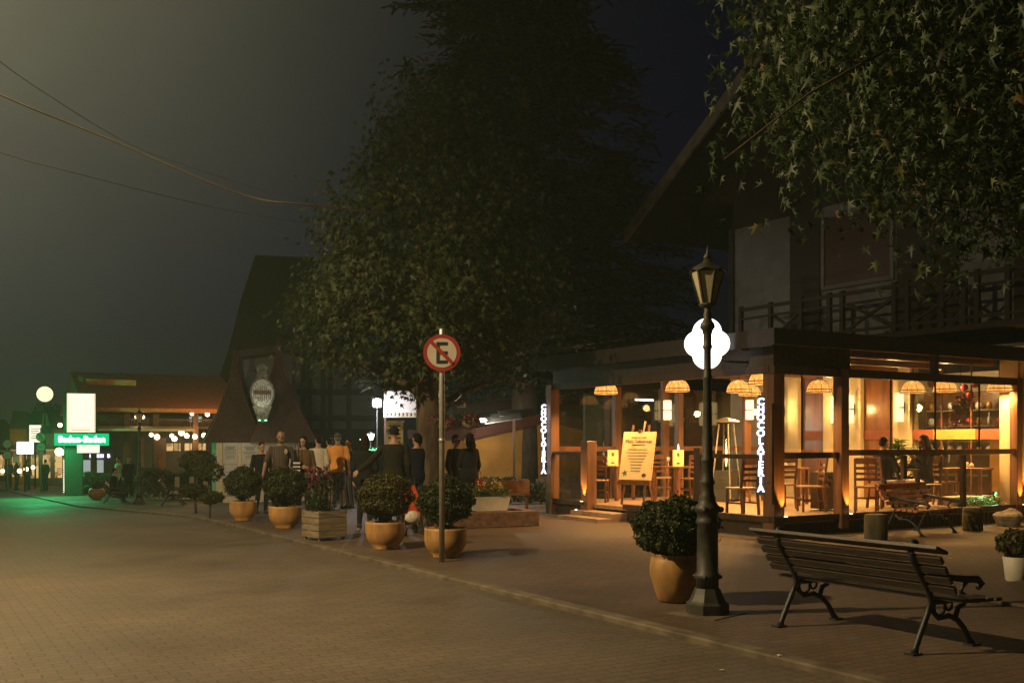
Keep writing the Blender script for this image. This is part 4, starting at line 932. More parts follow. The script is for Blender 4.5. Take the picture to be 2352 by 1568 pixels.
for i, (u, v, rz, lb) in enumerate(((1408, 1147, 0.3, 'table left of the menu easel, with a cream menu on it'), (1552, 1150, 0.2, 'table right of the menu easel, with a cream menu on it'), (1808, 1158, 0.5, 'table with glassware right of the corner post'), (2077, 1165, 0.35, 'table between the two seated people'), (2224, 1160, 0.3, 'table near the shop window, behind the low middle post'))):
    if tb is None: tb = make_table(lb); o = tb
    else: o = copy_tree(tb)
    x, y = dk(u, v); o.location = (x, y, DZ); o.rotation_euler.z = rz; o['label'] = lb; tabs.append((x, y))
def make_menu(label):
    t = thing('menu_card', label, 'menu', group='standing cream menus')
    b = MB(); b.prism([(-0.05, 0), (0.05, 0), (0.006, 0.30), (-0.006, 0.30)], -0.10, 0.10, 'x'); b.build('card', 'paper', t)
    b = MB(); b.prism([(0.035*math.cos(k*PI/4)*(1 if k % 2 else .5), 0.22+0.045*math.sin(k*PI/4)*(1 if k % 2 else .5)) for k in range(8)], -0.034, -0.030, 'y'); b.box(-0.03, 0.03, -0.055, -0.045, 0.05, 0.07); b.build('print', 'menuink', t); return t
M['menuink'] = mat('menu_green_ink', (0.08, 0.13, 0.05), 0.8)
mn = make_menu('cream standing menu on the table left of the easel'); x, y = at(1408, dep(*tabs[0])-0.25); mn.location = (x, y, DZ+0.756); mn.rotation_euler.z = facing(x, y)
mn.scale = (1.15, 1.15, 1.15)
o = copy_tree(mn); o['label'] = 'cream standing menu on the table right of the easel, before a candle'; x, y = at(1558, dep(*tabs[1])-0.25); o.location = (x, y, DZ+0.756); o.rotation_euler.z = facing(x, y)
x, y = at(1558, dep(*tabs[1])+0.1)
t = thing('candle', 'burning candle on the table right of the easel, flame above the menu', 'candle', (x, y, DZ+0.756)); MB().lathe([(0.03, 0), (0.03, 0.30)], 12).build('wax', 'potwhite', t); MB().lathe([(0.004, 0.305), (0.022, 0.35), (0.012, 0.42), (0.002, 0.48)], 10).build('flame', 'flame', t)
M['drink'] = mat('glassware', (0.7, 0.62, 0.5), 0.08, metal=0.3, var=0.1)
n_ = 0
def glassware(x, y, z, label, k):
    if k % 3 == 0: b = MB().lathe([(0.03, 0), (0.006, 0.012), (0.005, 0.08), (0.03, 0.11), (0.035, 0.15), (0.028, 0.19)], 12); nm = 'wine_glass'
    elif k % 3 == 1: b = MB().lathe([(0.04, 0), (0.045, 0.02), (0.045, 0.07), (0.02, 0.085), (0.012, 0.10)], 12); nm = 'sugar_bowl'
    else: b = MB().lathe([(0.022, 0), (0.026, 0.01), (0.026, 0.09), (0.02, 0.11)], 12); nm = 'salt_shaker'
    tag(b.build(nm, 'drink', loc=(x, y, z)), label, nm.replace('_', ' '), 'tableware on the terrace tables')
tn = ['table left of the easel', 'table right of the easel', 'table right of the corner post', "seated couple's table", 'table near the shop window']
for i, (tx_, ty_) in enumerate(tabs):
    for k in range(3):
        glassware(tx_-0.22+0.17*k*0.9, ty_-0.12+0.10*((k*2+i) % 3), DZ+0.756, ('slender glass standing on the ', 'small sugar bowl on the ', 'short salt shaker on the ')[k]+tn[i], k)
# patio heater
x, y = at(1668, 22.0)
t = thing('patio_heater', 'pyramid patio heater with a glowing flame tube behind the lamp post', 'heater', (x, y, DZ), 0.3)
b = MB()
for sx in (-1, 1):
    for sy in (-1, 1): b.beam((sx*0.24, sy*0.24, 0), (sx*0.11, sy*0.11, 1.66), 0.022, 0.022)
b.build('frame', 'steel', t); MB().prism([(-0.235, 0.0), (0.235, 0.0), (0.19, 0.66), (-0.19, 0.66)], -0.19, 0.19, 'y').build('cabinet', 'dark', t)
MB().lathe([(0.30, 1.70), (0.29, 1.72), (0.12, 1.78), (0.02, 1.80)], 4, rot=PI/4, smooth=False).build('hood', 'steel', t)
MB().lathe([(0.045, 0.68), (0.045, 1.66)], 12).build('glass_tube', 'glassd', t); MB().lathe([(0.012, 0.75), (0.03, 0.9), (0.022, 1.1), (0.004, 1.3)], 10).build('flame', 'flame', t)
# menu easel
x, y = dk(1462, 1158)
t = thing('menu_easel', 'wooden easel holding a tilted cream menu board at the terrace steps', 'easel', (x, y, DZ), R(-66))
lean = 0.24
def lb_(z): return -0.10+(z-0.40)*lean
b = MB()
for sx in (-0.20, 0.20): b.beam((sx*1.25, lb_(0)+0.02, 0), (sx*0.9, lb_(1.62)+0.02, 1.62), 0.045, 0.022, up=(0, 1, 0))
b.beam((0, 0.16+lean, 1.70), (0, 0.20, 1.2), 0.04, 0.02); b.beam((0, 0.24, 1.30), (0.05, 0.62, 0.0), 0.04, 0.022, up=(1, 0, 0)); b.build('stand', 'redwood', t)
brd = MB().beam((0, lb_(0.50), 0.50), (0, lb_(1.48), 1.48), 0.74, 0.02, up=(0, -1, 0)).build('board', 'paper', t)
b = MB().beam((0, lb_(0.505)-0.016, 0.505), (0, lb_(1.475)-0.016, 1.475), 0.70, 0.003, 0, up=(0, -1, 0)); b.build('print', mat('menu_print', (0.80, 0.64, 0.30), 0.6, var=0.05), brd)
b = MB(); rx = PI/2-math.atan(lean)
def tx_at(s, z, size, mi=0, xo=0): b.text(s, size, (xo, lb_(z)-0.021, z), 0, mi, 0.0015, rx=PI/2-math.atan(lean)+0.0)
tx_at('Mais Saborosa', 1.29, 0.105, 1)
for z, wd in ((1.365, 0.34), (1.215, 0.30)): b.beam((-wd/2, lb_(z)-0.0205, z), (wd/2, lb_(z)-0.0205, z), 0.003, 0.014, 0, up=(0, 0, 1))
for k, wd in enumerate((0.44, 0.52, 0.42, 0.38, 0.30, 0.26, 0.24, 0.22)):
    z = 1.12-k*0.062; b.beam((-wd/2, lb_(z)-0.0205, z), (wd/2, lb_(z)-0.0205, z), 0.003, 0.010, 0, up=(0, 0, 1))
b.build('lettering', ['ink', 'inkred'], brd)
b = MB(); q = [(0.075*math.cos(k*PI/5)*(1 if k % 2 else .4)-0.24, 0.64+0.075*math.sin(k*PI/5)*(1 if k % 2 else .4)) for k in range(10)]
b.add([(p[0], lb_(p[1])-0.021, p[1]) for p in q]+[(p[0], lb_(p[1])-0.019, p[1]) for p in q], [tuple(range(10)), tuple(reversed(range(10, 20)))]+[(i, i+10, (i+1) % 10+10, (i+1) % 10) for i in range(10)]); b.build('leaf_emblem', 'menuink', brd)
b = MB(); q = [(0.05*math.cos(k*PI/8)+0.20, 0.60+0.04*math.sin(k*PI/8)) for k in range(16)]
b.add([(p[0], lb_(p[1])-0.021, p[1]) for p in q]+[(p[0], lb_(p[1])-0.019, p[1]) for p in q], [tuple(range(16)), tuple(reversed(range(16, 32)))]+[(i, i+16, (i+1) % 16+16, (i+1) % 16) for i in range(16)]); b.build('seal_emblem', 'ink', brd)
b = MB(); b.box(-0.37, 0.37, lb_(0.46)-0.06, lb_(0.46)+0.02, 0.40, 0.485); b.build('ledge', 'redwood', t); MB().box(-0.03, 0.03, lb_(1.48)-0.03, lb_(1.48)+0.03, 1.46, 1.53).build('clip', 'redwood', t)
# amber uplights at the foot of the posts
def uplight(x, y, ax_, ay_, label, first=[None]):
    if first[0] is None:
        t = thing('uplight', label, 'uplight', (x, y, DZ), group='small amber uplights at the post feet'); MB().lathe([(0.035, 0), (0.04, 0.05), (0.036, 0.055)], 10).build('case', 'black', t); MB().lathe([(0.03, 0.056), (0.03, 0.06)], 10).build('lens', 'amberspot', t); first[0] = t
    else: t = copy_tree(first[0]); t.location = (x, y, DZ+0.0); t['label'] = label
    lamp('uplight_beam', 'SPOT', (x, y, DZ+0.07), UP_P, (1.0, 0.50, 0.10), 0.02, aim=(ax_, ay_, DZ+0.8), spot=0.8, blend=0.5)
uplight(X0+0.16, Y0-0.11, X0+0.15, Y0-0.03, 'amber uplight at the foot of the corner post'); uplight(uX(1932)+0.05, Y0-0.17, uX(1932)+0.04, Y0-0.09, 'amber uplight at the foot of the second post')
uplight(X0-0.19, uY(1352)-0.02, X0-0.11, uY(1352)-0.02, 'amber uplight at the foot of the short post by the steps'); uplight(X1-0.12, Y0-0.17, X1-0.12, Y0-0.085, 'amber uplight at the foot of the end post on the right')
# green lit planter at the terrace's right end
x, y = dk(2268, 1166); y += 0.2
t = thing('bed_planter', 'long cream planter box with plants under green light, right end of the terrace', 'planter', (x, y, DZ), 0.0)
b = MB(); b.box(-0.75, 0.55, 0.02, 0.32, 0, 0.22, 0, 0.01); b.build('box', 'cream', t)
n = 700; g = np.random.default_rng(4); p = np.stack([g.uniform(-0.7, 0.55, n), g.normal(-0.08, 0.07, n), 0.03+np.abs(g.normal(0, 0.08, n))], 1); scatter('foliage', p, rnd(n)+np.array([0, -0.3, 0.8]), rnd(n), g.uniform(0.04, 0.08, n), oval_leaf(0.5), 'plant', t)
o = thing('floodlight', 'small green floodlight on the planter at the terrace right end', 'floodlight', (x+0.46, y-0.05, DZ+0.27)); MB().box(-0.06, 0.06, -0.04, 0.04, -0.03, 0.03, 0, 0.008).build('case', 'black', o); MB().box(-0.055, 0.0, -0.045, -0.041, -0.025, 0.02).build('lens', 'greenled', o); MB().box(-0.01, 0.01, 0.0, 0.02, -0.27, -0.03).build('stake', 'black', o)
lamp('green_beam', 'SPOT', (x+0.44, y-0.12, DZ+0.26), 45, (0.35, 1.0, 0.55), 0.04, aim=(x+0.05, y-0.08, DZ+0.08), spot=1.3)
# palm-like plant behind the couple, cabinet, shelves
x, y = at(2062, 20.3)
t = thing('potted_palm', 'leafy green potted plant under the brightest sconce', 'plant', (x, y, DZ)); MB().lathe([(0.13, 0), (0.17, 0.3), (0.15, 0.3)], 14).build('pot', 'pot', t)
n = 260; g = np.random.default_rng(14); a = g.uniform(0, 2*PI, n); r = np.abs(g.normal(0, 0.2, n)); p = np.stack([r*np.cos(a), r*np.sin(a), 0.85+g.uniform(-0.35, 0.5, n)-r*0.5], 1)
scatter('foliage', p, rnd(n, .4)+np.array([0, 0, 1]), np.stack([np.cos(a), np.sin(a), 0.4-r], 1), g.uniform(0.18, 0.32, n), oval_leaf(0.14), 'plant', t); MB().lathe([(0.03, 0.28), (0.02, 0.8)], 8).build('stem', 'bark', t)
x, y = at(1897, 19.2); t = thing('cabinet', 'dark wooden service cabinet behind the second post', 'cabinet', (x, y, DZ), 0.2); MB().box(-0.22, 0.22, -0.2, 0.2, 0.03, 0.72, 0, 0.008).build('body', 'beam', t)
for s_ in (-1, 1): MB().box(s_*0.11-0.1, s_*0.11+0.1, -0.215, -0.201, 0.08, 0.68).build('door', 'beam', t)
t = thing('shelf_unit', 'wooden shelves of goods inside the shop window', 'shelf', (21.6, 15.15, 0.3)); b = MB()
b.box(0, 0.3, -1.05, -1.0, 0, 2.5); b.box(0, 0.3, 1.0, 1.05, 0, 2.5); b.box(0.28, 0.3, -0.999, 0.999, 0, 2.5, 0)
b.build('side_panel', 'redwood', t)
for z in (0.5, 1.0, 1.30, 1.66, 2.03): MB().box(0, 0.279, -0.999, 0.999, z, z+0.035).build('shelf', 'crate', t)
kinds = [('bottle', [(0.035, 0), (0.035, 0.15), (0.012, 0.2), (0.012, 0.26)]), ('jar', [(0.05, 0), (0.055, 0.10), (0.04, 0.13), (0.04, 0.15)]), ('teapot', [(0.05, 0), (0.085, 0.06), (0.06, 0.13), (0.012, 0.16)]), ('tin', [(0.05, 0), (0.05, 0.14)])]
cl = [('white', mat('white_ware', (0.7, 0.66, 0.6), 0.2)), ('red', mat('red_ware', (0.45, 0.03, 0.03), 0.25)), ('amber', mat('amber_ware', (0.45, 0.2, 0.04), 0.2)), ('brown', mat('brown_ware', (0.12, 0.05, 0.03), 0.3))]
pl = ['lowest', 'second', 'third', 'fourth', 'top']; spots = ['left end', 'left part', 'middle', 'right part', 'right end']
spots = ['left end', 'second from the left', 'third from the left', 'left of the middle', 'right of the middle', 'third from the right', 'second from the right', 'right end']
for zi, z in enumerate((1.035, 1.335, 1.695, 2.065)):
    for k in range(8):
        nm, pr = kinds[(k*3+zi) % 4]; cn, cm = cl[(k*5+zi*2+k//3) % 4]
        o = MB().lathe([(r*1.15, h*1.15) for r, h in pr], 12).build(nm, cm, loc=(21.68, 16.05-k*0.255, 0.3+z+0.001))
        tag(o, f'{cn} {nm} on the {pl[zi+1]} shop shelf, {spots[k]}', nm, 'goods on the shop shelves')
t = thing('hanging_decoration', 'dark red festive bunch of leaves hanging in the shop window', 'decoration', (19.6, onX(2206, 19.6), 2.22))
n = 330; g = np.random.default_rng(77); p = g.normal(size=(n, 3))*np.array([.08, .10, .17]); p[:, 1] -= p[:, 2]*.3
scatter('leaf_bunch', p, rnd(n), rnd(n)+np.array([0, 0, -.6]), g.uniform(.06, .15, n), oval_leaf(.45), mat('dark_red_foil', (0.10, 0.01, 0.012), 0.35), t); MB().tube([(0, 0, 0.1), (0, 0, 1.0)], 0.006, 5).build('string', 'black', t)
for i, (u, v) in enumerate(((2140, 880), (2152, 905), (2132, 915), (2215, 890), (2228, 905), (2240, 882))):
    d = 23.4; x, y = at(u, d); red = i > 2
    tag(MB().ball((0, 0, 0), 0.10 if not red else 0.085, 12).build('bauble', cl[1 if red else 2][1], loc=(x, y, hz(v, d))), f"{'shiny red' if red else 'amber'} bauble hanging in the shop window, {('upper', 'right hand', 'lower', 'leftmost', 'lowest', 'uppermost')[i]} of its bunch", 'bauble', 'baubles in the shop window')
x, y = at(2303, 22.6); t = thing('arched_board', 'arched yellow sign board behind the rightmost pane', 'sign', (x, y, 0.3), facing(x, y))
MB().prism([(-0.26, 0), (0.26, 0)]+[(0.26*math.cos(k*PI/12), 1.45+0.26*math.sin(k*PI/12)) for k in range(13)], -0.02, 0.02).build('board', 'yellow', t)
# front bench, stumps, rocks, pots
b4 = put(bench, 1, (onY(2108, 11.3), 11.3, PZ), 0.17, 'reddish slatted bench against the terrace front, between two log stumps', (0.86, 1, 1.1))
for o in b4.children:
    if o.name.startswith(('seat', 'backrest')): o.data = o.data.copy(); o.data.materials[0] = M['bench_red']
def stump(u, v, r, h, label, s):
    x, y = gp(u, v); t = thing('log_stump', label, 'stump', (x, y, PZ), s, 'mossy log stumps by the front bench')
    MB().lathe([(r*0.97, 0), (r, 0.03), (r*1.02, h*0.6), (r*0.97, h-0.02), (r*0.93, h)], 18, sq=0.93).build('log', 'log', t); MB().lathe([(r*0.9, h+0.001), (r*0.5, h+0.004), (r*0.1, h+0.003)], 16, sq=0.93).build('cut_face', 'crate', t)
stump(2012, 1238, 0.19, 0.40, 'mossy log stump left of the reddish front bench', 0); stump(2234, 1217, 0.18, 0.40, 'mossy log stump right of the reddish front bench', 1)
for i, (u, v, s) in enumerate(((2318, 1207, 0.24), (2338, 1185, 0.16))):
    x, y = gp(u, v); bm = bmesh.new(); bmesh.ops.create_icosphere(bm, subdivisions=3, radius=s)
    for q in bm.verts: q.co *= 1+0.22*math.sin(q.co.x*13+i)*math.cos(q.co.y*11)+0.1*math.sin(q.co.z*23)
    me = bpy.data.meshes.new('rock'); bm.to_mesh(me); bm.free(); me.materials.append(M['stone']); o = bpy.data.objects.new('rock', me); col.objects.link(o); o.location = (x, y, PZ+s*0.55+(0.22 if i else 0)); o.scale = (1, 1, 0.8)
    tag(o, ('large rough stone at the right end of the terrace', 'smaller stone on top behind the large rough stone')[i], 'rock', 'stones at the terrace end')
x, y = gp(2335, 1335)
t = thing('flower_pot', 'pale pot with a low dark plant at the right edge', 'flower pot', (x, y, PZ)); MB().lathe([(0.10, 0), (0.115, 0.02), (0.145, 0.27), (0.135, 0.28), (0.12, 0.25)], 18).build('pot', 'potwhite', t); MB().lathe([(0.12, 0.2), (0.12, 0.25)], 14).build('soil', 'soil', t)
p, v = shrub_pts(700, 0.20, (0, 0, 0.42), 0.75, 6); scatter('plant', p, v+rnd(700, .6), rnd(700), rng.uniform(0.05, 0.09, 700), oval_leaf(0.6), 'box2', t)
b = MB(); b.box(-0.35, 1.9, -0.85, 0.85, 0, 0.035, 0, 0.01); x, y = gp(2225, 1372); tag(b.build('paved_step', 'pave', loc=(x+0.2, y-0.5, PZ), rz=0.0), 'low paved platform at the right edge behind the near bench', 'platform')

# ------------------------------------------------------------------ neighbours seen through and beside the terrace
N1 = thing('neighbour_house', 'dark shop house with an arched doorway, seen through the terrace glass', 'house', (0, 0, 0))
YN = 22.4; xa = lambda u: onY(u, YN)
g0 = gz(YN)
b = MB(); b.box(xa(1400), xa(1422), YN, YN+0.25, g0, 3.0); b.box(xa(1509), 22.0, YN, YN+0.25, g0, 3.0); b.box(xa(1400), 22.0, YN, YN+0.25, 3.001, 3.3); b.build('wall', 'roofdark', N1)
b = MB(); b.prism([(xa(1422)+0.001, g0), (xa(1509)-0.001, g0), (xa(1509)-0.001, 3.0), (xa(1422)+0.001, 3.0)], YN+1.6, YN+1.7); b.build('back_wall', 'green_dim', N1) if 'green_dim' in M else b.build('back_wall', mat('dim_green_wall', (0.05, 0.075, 0.055), 0.8), N1)
b = MB(); b.box(xa(1512), xa(1642), YN-0.03, YN-0.001, hz(968, 27.5), hz(888, 27.5)); b.build('cream_panel', 'cream', N1)
b = MB(); cxp, czp = (xa(1423)+xa(1508))/2, 2.3; rr = (xa(1508)-xa(1423))/2
b.prism([(xa(1422)+0.001, 2.3)]+[(cxp-rr*math.cos(k*PI/12), 2.3+0.55*math.sin(k*PI/12)) for k in range(13)]+[(xa(1509)-0.001, 2.3), (xa(1509)-0.001, 3.0), (xa(1422)+0.001, 3.0)], YN+0.02, YN+0.2); b.build('arch', 'roofdark', N1)
MB().box(xa(1400)-0.2, 22.2, YN-0.3, YN+2.5, 3.301, 3.4).build('roof', 'roofdark', N1)
x, y = at(1480, 28.2); t = thing('tube_light', 'white fluorescent tube inside the arched doorway', 'lamp', (x, y, hz(917, 28.2)), 0.1); MB().box(-0.32, 0.32, -0.03, 0.03, -0.03, 0.0).build('tube', 'tube', t); MB().box(-0.34, 0.34, -0.05, 0.05, 0.001, 0.04).build('fitting', 'signwhite', t)
x, y = at(1572, dep(xa(1572), YN-0.08)); t = thing('wall_plaque', 'round dark pan shaped plaque with a pale label on the cream panel', 'plaque', (x, YN-0.06, hz(918, 27.4)), 0)
b = MB(); b.prism([(0.44*math.cos(2*PI*k/28), 0.44*math.sin(2*PI*k/28)) for k in range(28)], -0.03, 0.0); b.prism([(0.05, -0.41), (0.24, -0.35), (0.05, -0.75), (-0.12, -0.78)], -0.028, 0.0); b.build('pan', 'dark', t); MB().box(-0.26, 0.26, -0.045, -0.031, -0.16, 0.16, 0, 0.004).build('pale_label', 'white', t)
# ochre house with red tiles
YH = 25.6; xh = lambda u: onY(u, YH); dh = 28.8; gh = gz(YH)
O = thing('ochre_house', 'low ochre walled house with red tiled gable beside the terrace', 'house', (0, 0, 0))
MB().prism([(xh(1094), gh), (xh(1352), gh), (xh(1352), hz(988, dh)), (xh(1250), hz(966, dh)), (xh(1094), hz(1003, dh))], YH, YH+4, 'y').build('wall', 'yellow', O)
def hp(u, v, o=0): return (xh(u), hz(v, dh)+o)
b = MB()
b.prism([hp(1082, 1006, 0.0), hp(1250, 966, 0.0), hp(1250, 966, 0.30), hp(1082, 1006, 0.28)], YH-0.35, YH+4.2, 'y'); b.prism([hp(1251, 966, 0.0), hp(1366, 991, 0), hp(1366, 991, 0.28), hp(1251, 966, 0.30)], YH-0.35, YH+4.2, 'y'); b.build('roof', 'tile_red', O)
MB().box(xh(1090), xh(1360), YH-0.12, YH-0.001, gh-0.1, hz(1103, dh)).build('plinth', 'stone', O)
O2 = thing('tiled_house', 'larger dark house with a long red tile roof behind the ochre house', 'house', (0, 0, 0))
x0, y0 = at(1120, 33.5); b = MB(); b.prism([(0, 0.0), (9, 0.0), (9, 2.9), (0, 2.9)], 0, 3, 'y'); b.build('wall', 'roofdark', O2, loc=(x0, y0, gz(y0)))
MB().prism([(-0.5, hz(950, 33.5)-gz(y0)), (2.2, hz(925, 33.5)-gz(y0)), (9.5, hz(985, 33.5)-gz(y0)), (9.5, hz(985, 33.5)-gz(y0)+0.3), (2.2, hz(925, 33.5)-gz(y0)+0.3), (-0.5, hz(950, 33.5)-gz(y0)+0.3)], -0.4, 3.3, 'y').build('roof', 'tile_red', O2, loc=(x0, y0, gz(y0)))
x, y = at(1150, 27.3); t = thing('metal_canopy', 'lit corrugated metal canopy edge left of the red tiled house', 'canopy', (x, y, hz(958, 27.3)), -0.35)
b = MB()
for k in range(3): b.beam((-0.45+0.22*k, 0.1*k, -0.10+0.10*k), (0.55+0.2*k, 0.1*k, 0.04+0.06*k), 0.3, 0.03, up=(0, -0.6, 1))
b.build('sheet', mat('dull_sheet_metal', (0.11, 0.105, 0.10), 0.45, 0.4), t)
MB().beam((0.4, 0.2, -2.7), (0.4, 0.2, 0.0), 0.06, 0.06).build('post', 'beam', t)
x, y = at(1108, 27.0); t = thing('canopy_lamp', 'small oval white lamp under the metal canopy', 'lamp', (x, y, hz(965, 27.0))); MB().ball((0, 0, 0), (0.12, 0.12, 0.05), 12).build('diffuser', 'tube', t); MB().lathe([(0.10, 0.051), (0.02, 0.10), (0.015, 0.2)], 10).build('cap', 'black', t)
lamp('canopy_light', 'POINT', (x, y-0.25, hz(965, 27.0)-0.16), 170, (1.0, 0.90, 0.72), 0.06)
# low hedge along the ochre house
def hedge(label, u0, u1, d, h, dp, seed, zoff=0.0, leaf='box'):
    xa_, ya_ = at(u0, d); xb_, yb_ = at(u1, d); g = np.random.default_rng(seed); L = math.hypot(xb_-xa_, yb_-ya_); n = int(1500*L*h)
    s = g.uniform(0, 1, n); p = np.stack([xa_+(xb_-xa_)*s, ya_+(yb_-ya_)*s, h*g.uniform(0.02, 1, n)**0.8*(1+0.15*np.sin(s*L*3))], 1); p[:, :2] += g.normal(size=(n, 2))*dp*0.35
    p[:, 2] += np.array([gr(a, c) for a, c in zip(p[:, 0], p[:, 1])])
    o = scatter('hedge', p-np.array([xa_, ya_, 0]), rnd(n)+np.array([0, 0, 0.5]), rnd(n), g.uniform(0.06, 0.12, n), oval_leaf(0.6), leaf); o.location = (xa_, ya_, 0); return tag(o, label, 'hedge')
hedge('low scruffy dark hedge at the foot of the ochre house', 1095, 1262, 26.3, 0.62, 0.35, 3)
x, y = at(1165, 22.2); t = thing('garden_bench', 'low dark wooden bench before the hedge of the ochre house', 'bench', (x, y, PZ), -0.5); MB().box(-0.5, 0.5, -0.2, 0.2, 0.40, 0.44).build('seat', 'redwood', t); MB().box(-0.5, 0.5, 0.18, 0.21, 0.45, 0.72).build('backrest', 'redwood', t)
for s_ in (-0.42, 0.42): MB().box(s_-0.03, s_+0.03, -0.18, 0.18, 0, 0.399).build('leg', 'redwood', t)
# ------------------------------------------------------------------ people
def solid(name, b, m, parent, voxel=0.011, smooth=3):
    o = b.build(name, m, parent)
    md = o.modifiers.new('r', 'REMESH'); md.mode = 'VOXEL'; md.voxel_size = voxel
    if smooth: ms = o.modifiers.new('s', 'SMOOTH'); ms.iterations = smooth; ms.factor = 0.5
    dg = bpy.context.evaluated_depsgraph_get(); dg.update()
    me = bpy.data.meshes.new_from_object(o.evaluated_get(dg)); old = o.data; o.modifiers.clear(); o.data = me; bpy.data.meshes.remove(old)
    me.materials.clear(); me.materials.append(M[m] if isinstance(m, str) else m); me.name = name
    me.polygons.foreach_set('use_smooth', [True]*len(me.polygons)); me.update(); return o
def limb(b, pts, rs):
    b.tube(pts, rs, 10)
    for p, r in zip(pts, rs): b.ball(p, r, 10, 0, 8)
def hand(b, wr, dv, nrm):
    wr = Vector(wr); d = Vector(dv).normalized(); n = Vector(nrm); n = (n-d*n.dot(d)).normalized(); s = d.cross(n)
    for k in range(3): b.ball(wr+d*(0.03+0.025*k)+s*0.0, (0.036, 0.030, 0.036), 8, 0, 6)
    for k, L in enumerate((0.068, 0.078, 0.074, 0.058)):
        r0 = wr+d*0.08+s*(0.030-0.020*k); p1 = r0+d*L*.45+n*0.006; p2 = p1+d*L*.3+n*0.018; p3 = p2+d*L*.2+n*0.022
        b.tube([wr+d*0.04+s*(0.022-0.015*k), r0, p1, p2, p3], [0.011, 0.0105, 0.010, 0.0095, 0.008], 6)
    t0 = wr+d*0.02+s*0.025; b.tube([t0, t0+d*0.03+s*0.025, t0+d*0.06+s*0.030+n*0.012, t0+d*0.08+s*0.028+n*0.02], [0.014, 0.013, 0.011, 0.009], 6)
TOR = [(0.80, .10, .085, 0), (0.86, .155, .112, 0.0), (0.95, .168, .118, .005), (1.08, .142, .102, .0), (1.22, .155, .110, -.005), (1.35, .178, .115, .0), (1.43, .160, .095, .008), (1.475, .10, .07, .012), (1.51, .058, .056, .012)]
def person(label, x, y, rz, H=1.72, pose=None, top=('tee', 'white'), legs=('long', 'dark'), hair=('short', 'hair'), skin='skin', shoes='shoe', fem=False, sit=False, lean=0.0, hturn=0.0, nod=0.0, z=None, belly=1.0, vox=0.012, cat='person', extra=None):
    zz_ = gr(x, y) if z is None else z
    t = thing('person', label, cat, (x, y, zz_), rz); t.scale = (H/1.75,)*3
    dz = -0.44 if sit else 0.0
    J = dict(Ls=(.19, .005, 1.415), Rs=(-.19, .005, 1.415), Le=(.245, .03, 1.13), Re=(-.245, .03, 1.13), Lw=(.245, -.07, .89), Rw=(-.245, -.07, .89),
             Lh=(.088, 0, .90), Rh=(-.088, 0, .90), Lk=(.10, -.02, .49), Rk=(-.10, -.02, .49), La=(.105, .03, .085), Ra=(-.105, .03, .085))
    if fem: J.update(Ls=(.165, .005, 1.41), Rs=(-.165, .005, 1.41), Le=(.215, .03, 1.13), Re=(-.215, .03, 1.13), Lw=(.215, -.07, .90), Rw=(-.215, -.07, .90))
    if sit: J.update(Lk=(.12, -.44, .95), Rk=(-.12, -.44, .95), La=(.12, -.38, .52), Ra=(-.12, -.38, .52))
    if pose: J.update(pose)
    piv = Vector((0, 0, .93)); RM = Matrix.Rotation(lean, 3, 'X')
    up = lambda p: RM @ (Vector(p)-piv)+piv+Vector((0, 0, dz))
    lo = lambda p: Vector(p)+Vector((0, 0, dz))
    K = {k: (up(v) if k[1] in 'sew' else lo(v)) for k, v in J.items()}
    hc = up((0, -.012, 1.645)); HM = RM @ Matrix.Rotation(hturn, 3, 'Z') @ Matrix.Rotation(nod, 3, 'X')
    hp_ = lambda p: hc + HM @ Vector(p)
    wx = 0.92 if fem else 1.0
    def torso(b, z0, z1, g, flare=0.0):
        n = 16; k0 = len(b.v); rows = []
        zs = [z0]+[q[0] for q in TOR if z0+.01 < q[0] < z1-.01]+[z1]
        vs_ = []
        for z in zs:
            rx_, ry_, oy = [np.interp(z, [q[0] for q in TOR], [q[i] for q in TOR]) for i in (1, 2, 3)]
            f = max(0, (1.05-z))*flare; bl = belly if 0.9 < z < 1.3 else 1
            if fem and .8 < z < 1.0: rx_ *= 1.04
            if fem and 1.25 < z: rx_ *= .92
            for j in range(n):
                a = 2*PI*j/n; vs_.append(up(((rx_+g+f)*math.cos(a), oy+((ry_+g+f)*math.sin(a))*(bl if math.sin(a) < 0 else 1), z)))
        k = len(zs); fs = [(i*n+j, i*n+(j+1) % n, (i+1)*n+(j+1) % n, (i+1)*n+j) for i in range(k-1) for j in range(n)]
        fs += [tuple(reversed(range(n))), tuple((k-1)*n+j for j in range(n))]; b.add(vs_, fs, 0, True)
    # one continuous body
    b = MB(); torso(b, .80, 1.51, 0)
    b.tube([up((0, .012, 1.46)), up((0, .0, 1.56)), hp_((0, .015, -.03))], [.058, .052, .05], 12)
    def eb(c, r):
        q = MB().ball((0, 0, 0), r, 12, 0, 8); b.add([hp_(Vector(c)+Vector(v)) for v in q.v], q.f, 0, True)
    eb((0, .008, .03), (.074, .092, .095)); eb((0, -.03, -.045), (.056, .062, .055)); eb((0, -.05, -.075), (.03, .035, .028)); eb((0, -.094, -.005), (.013, .020, .024)); eb((0, -.108, -.022), (.017, .012, .012))
    eb((.077, .012, -.002), (.010, .020, .030)); eb((-.077, .012, -.002), (.010, .020, .030)); eb((0, -.084, -.046), (.024, .012, .008)); eb((.03, -.072, .024), (.022, .014, .008)); eb((-.03, -.072, .024), (.022, .014, .008))
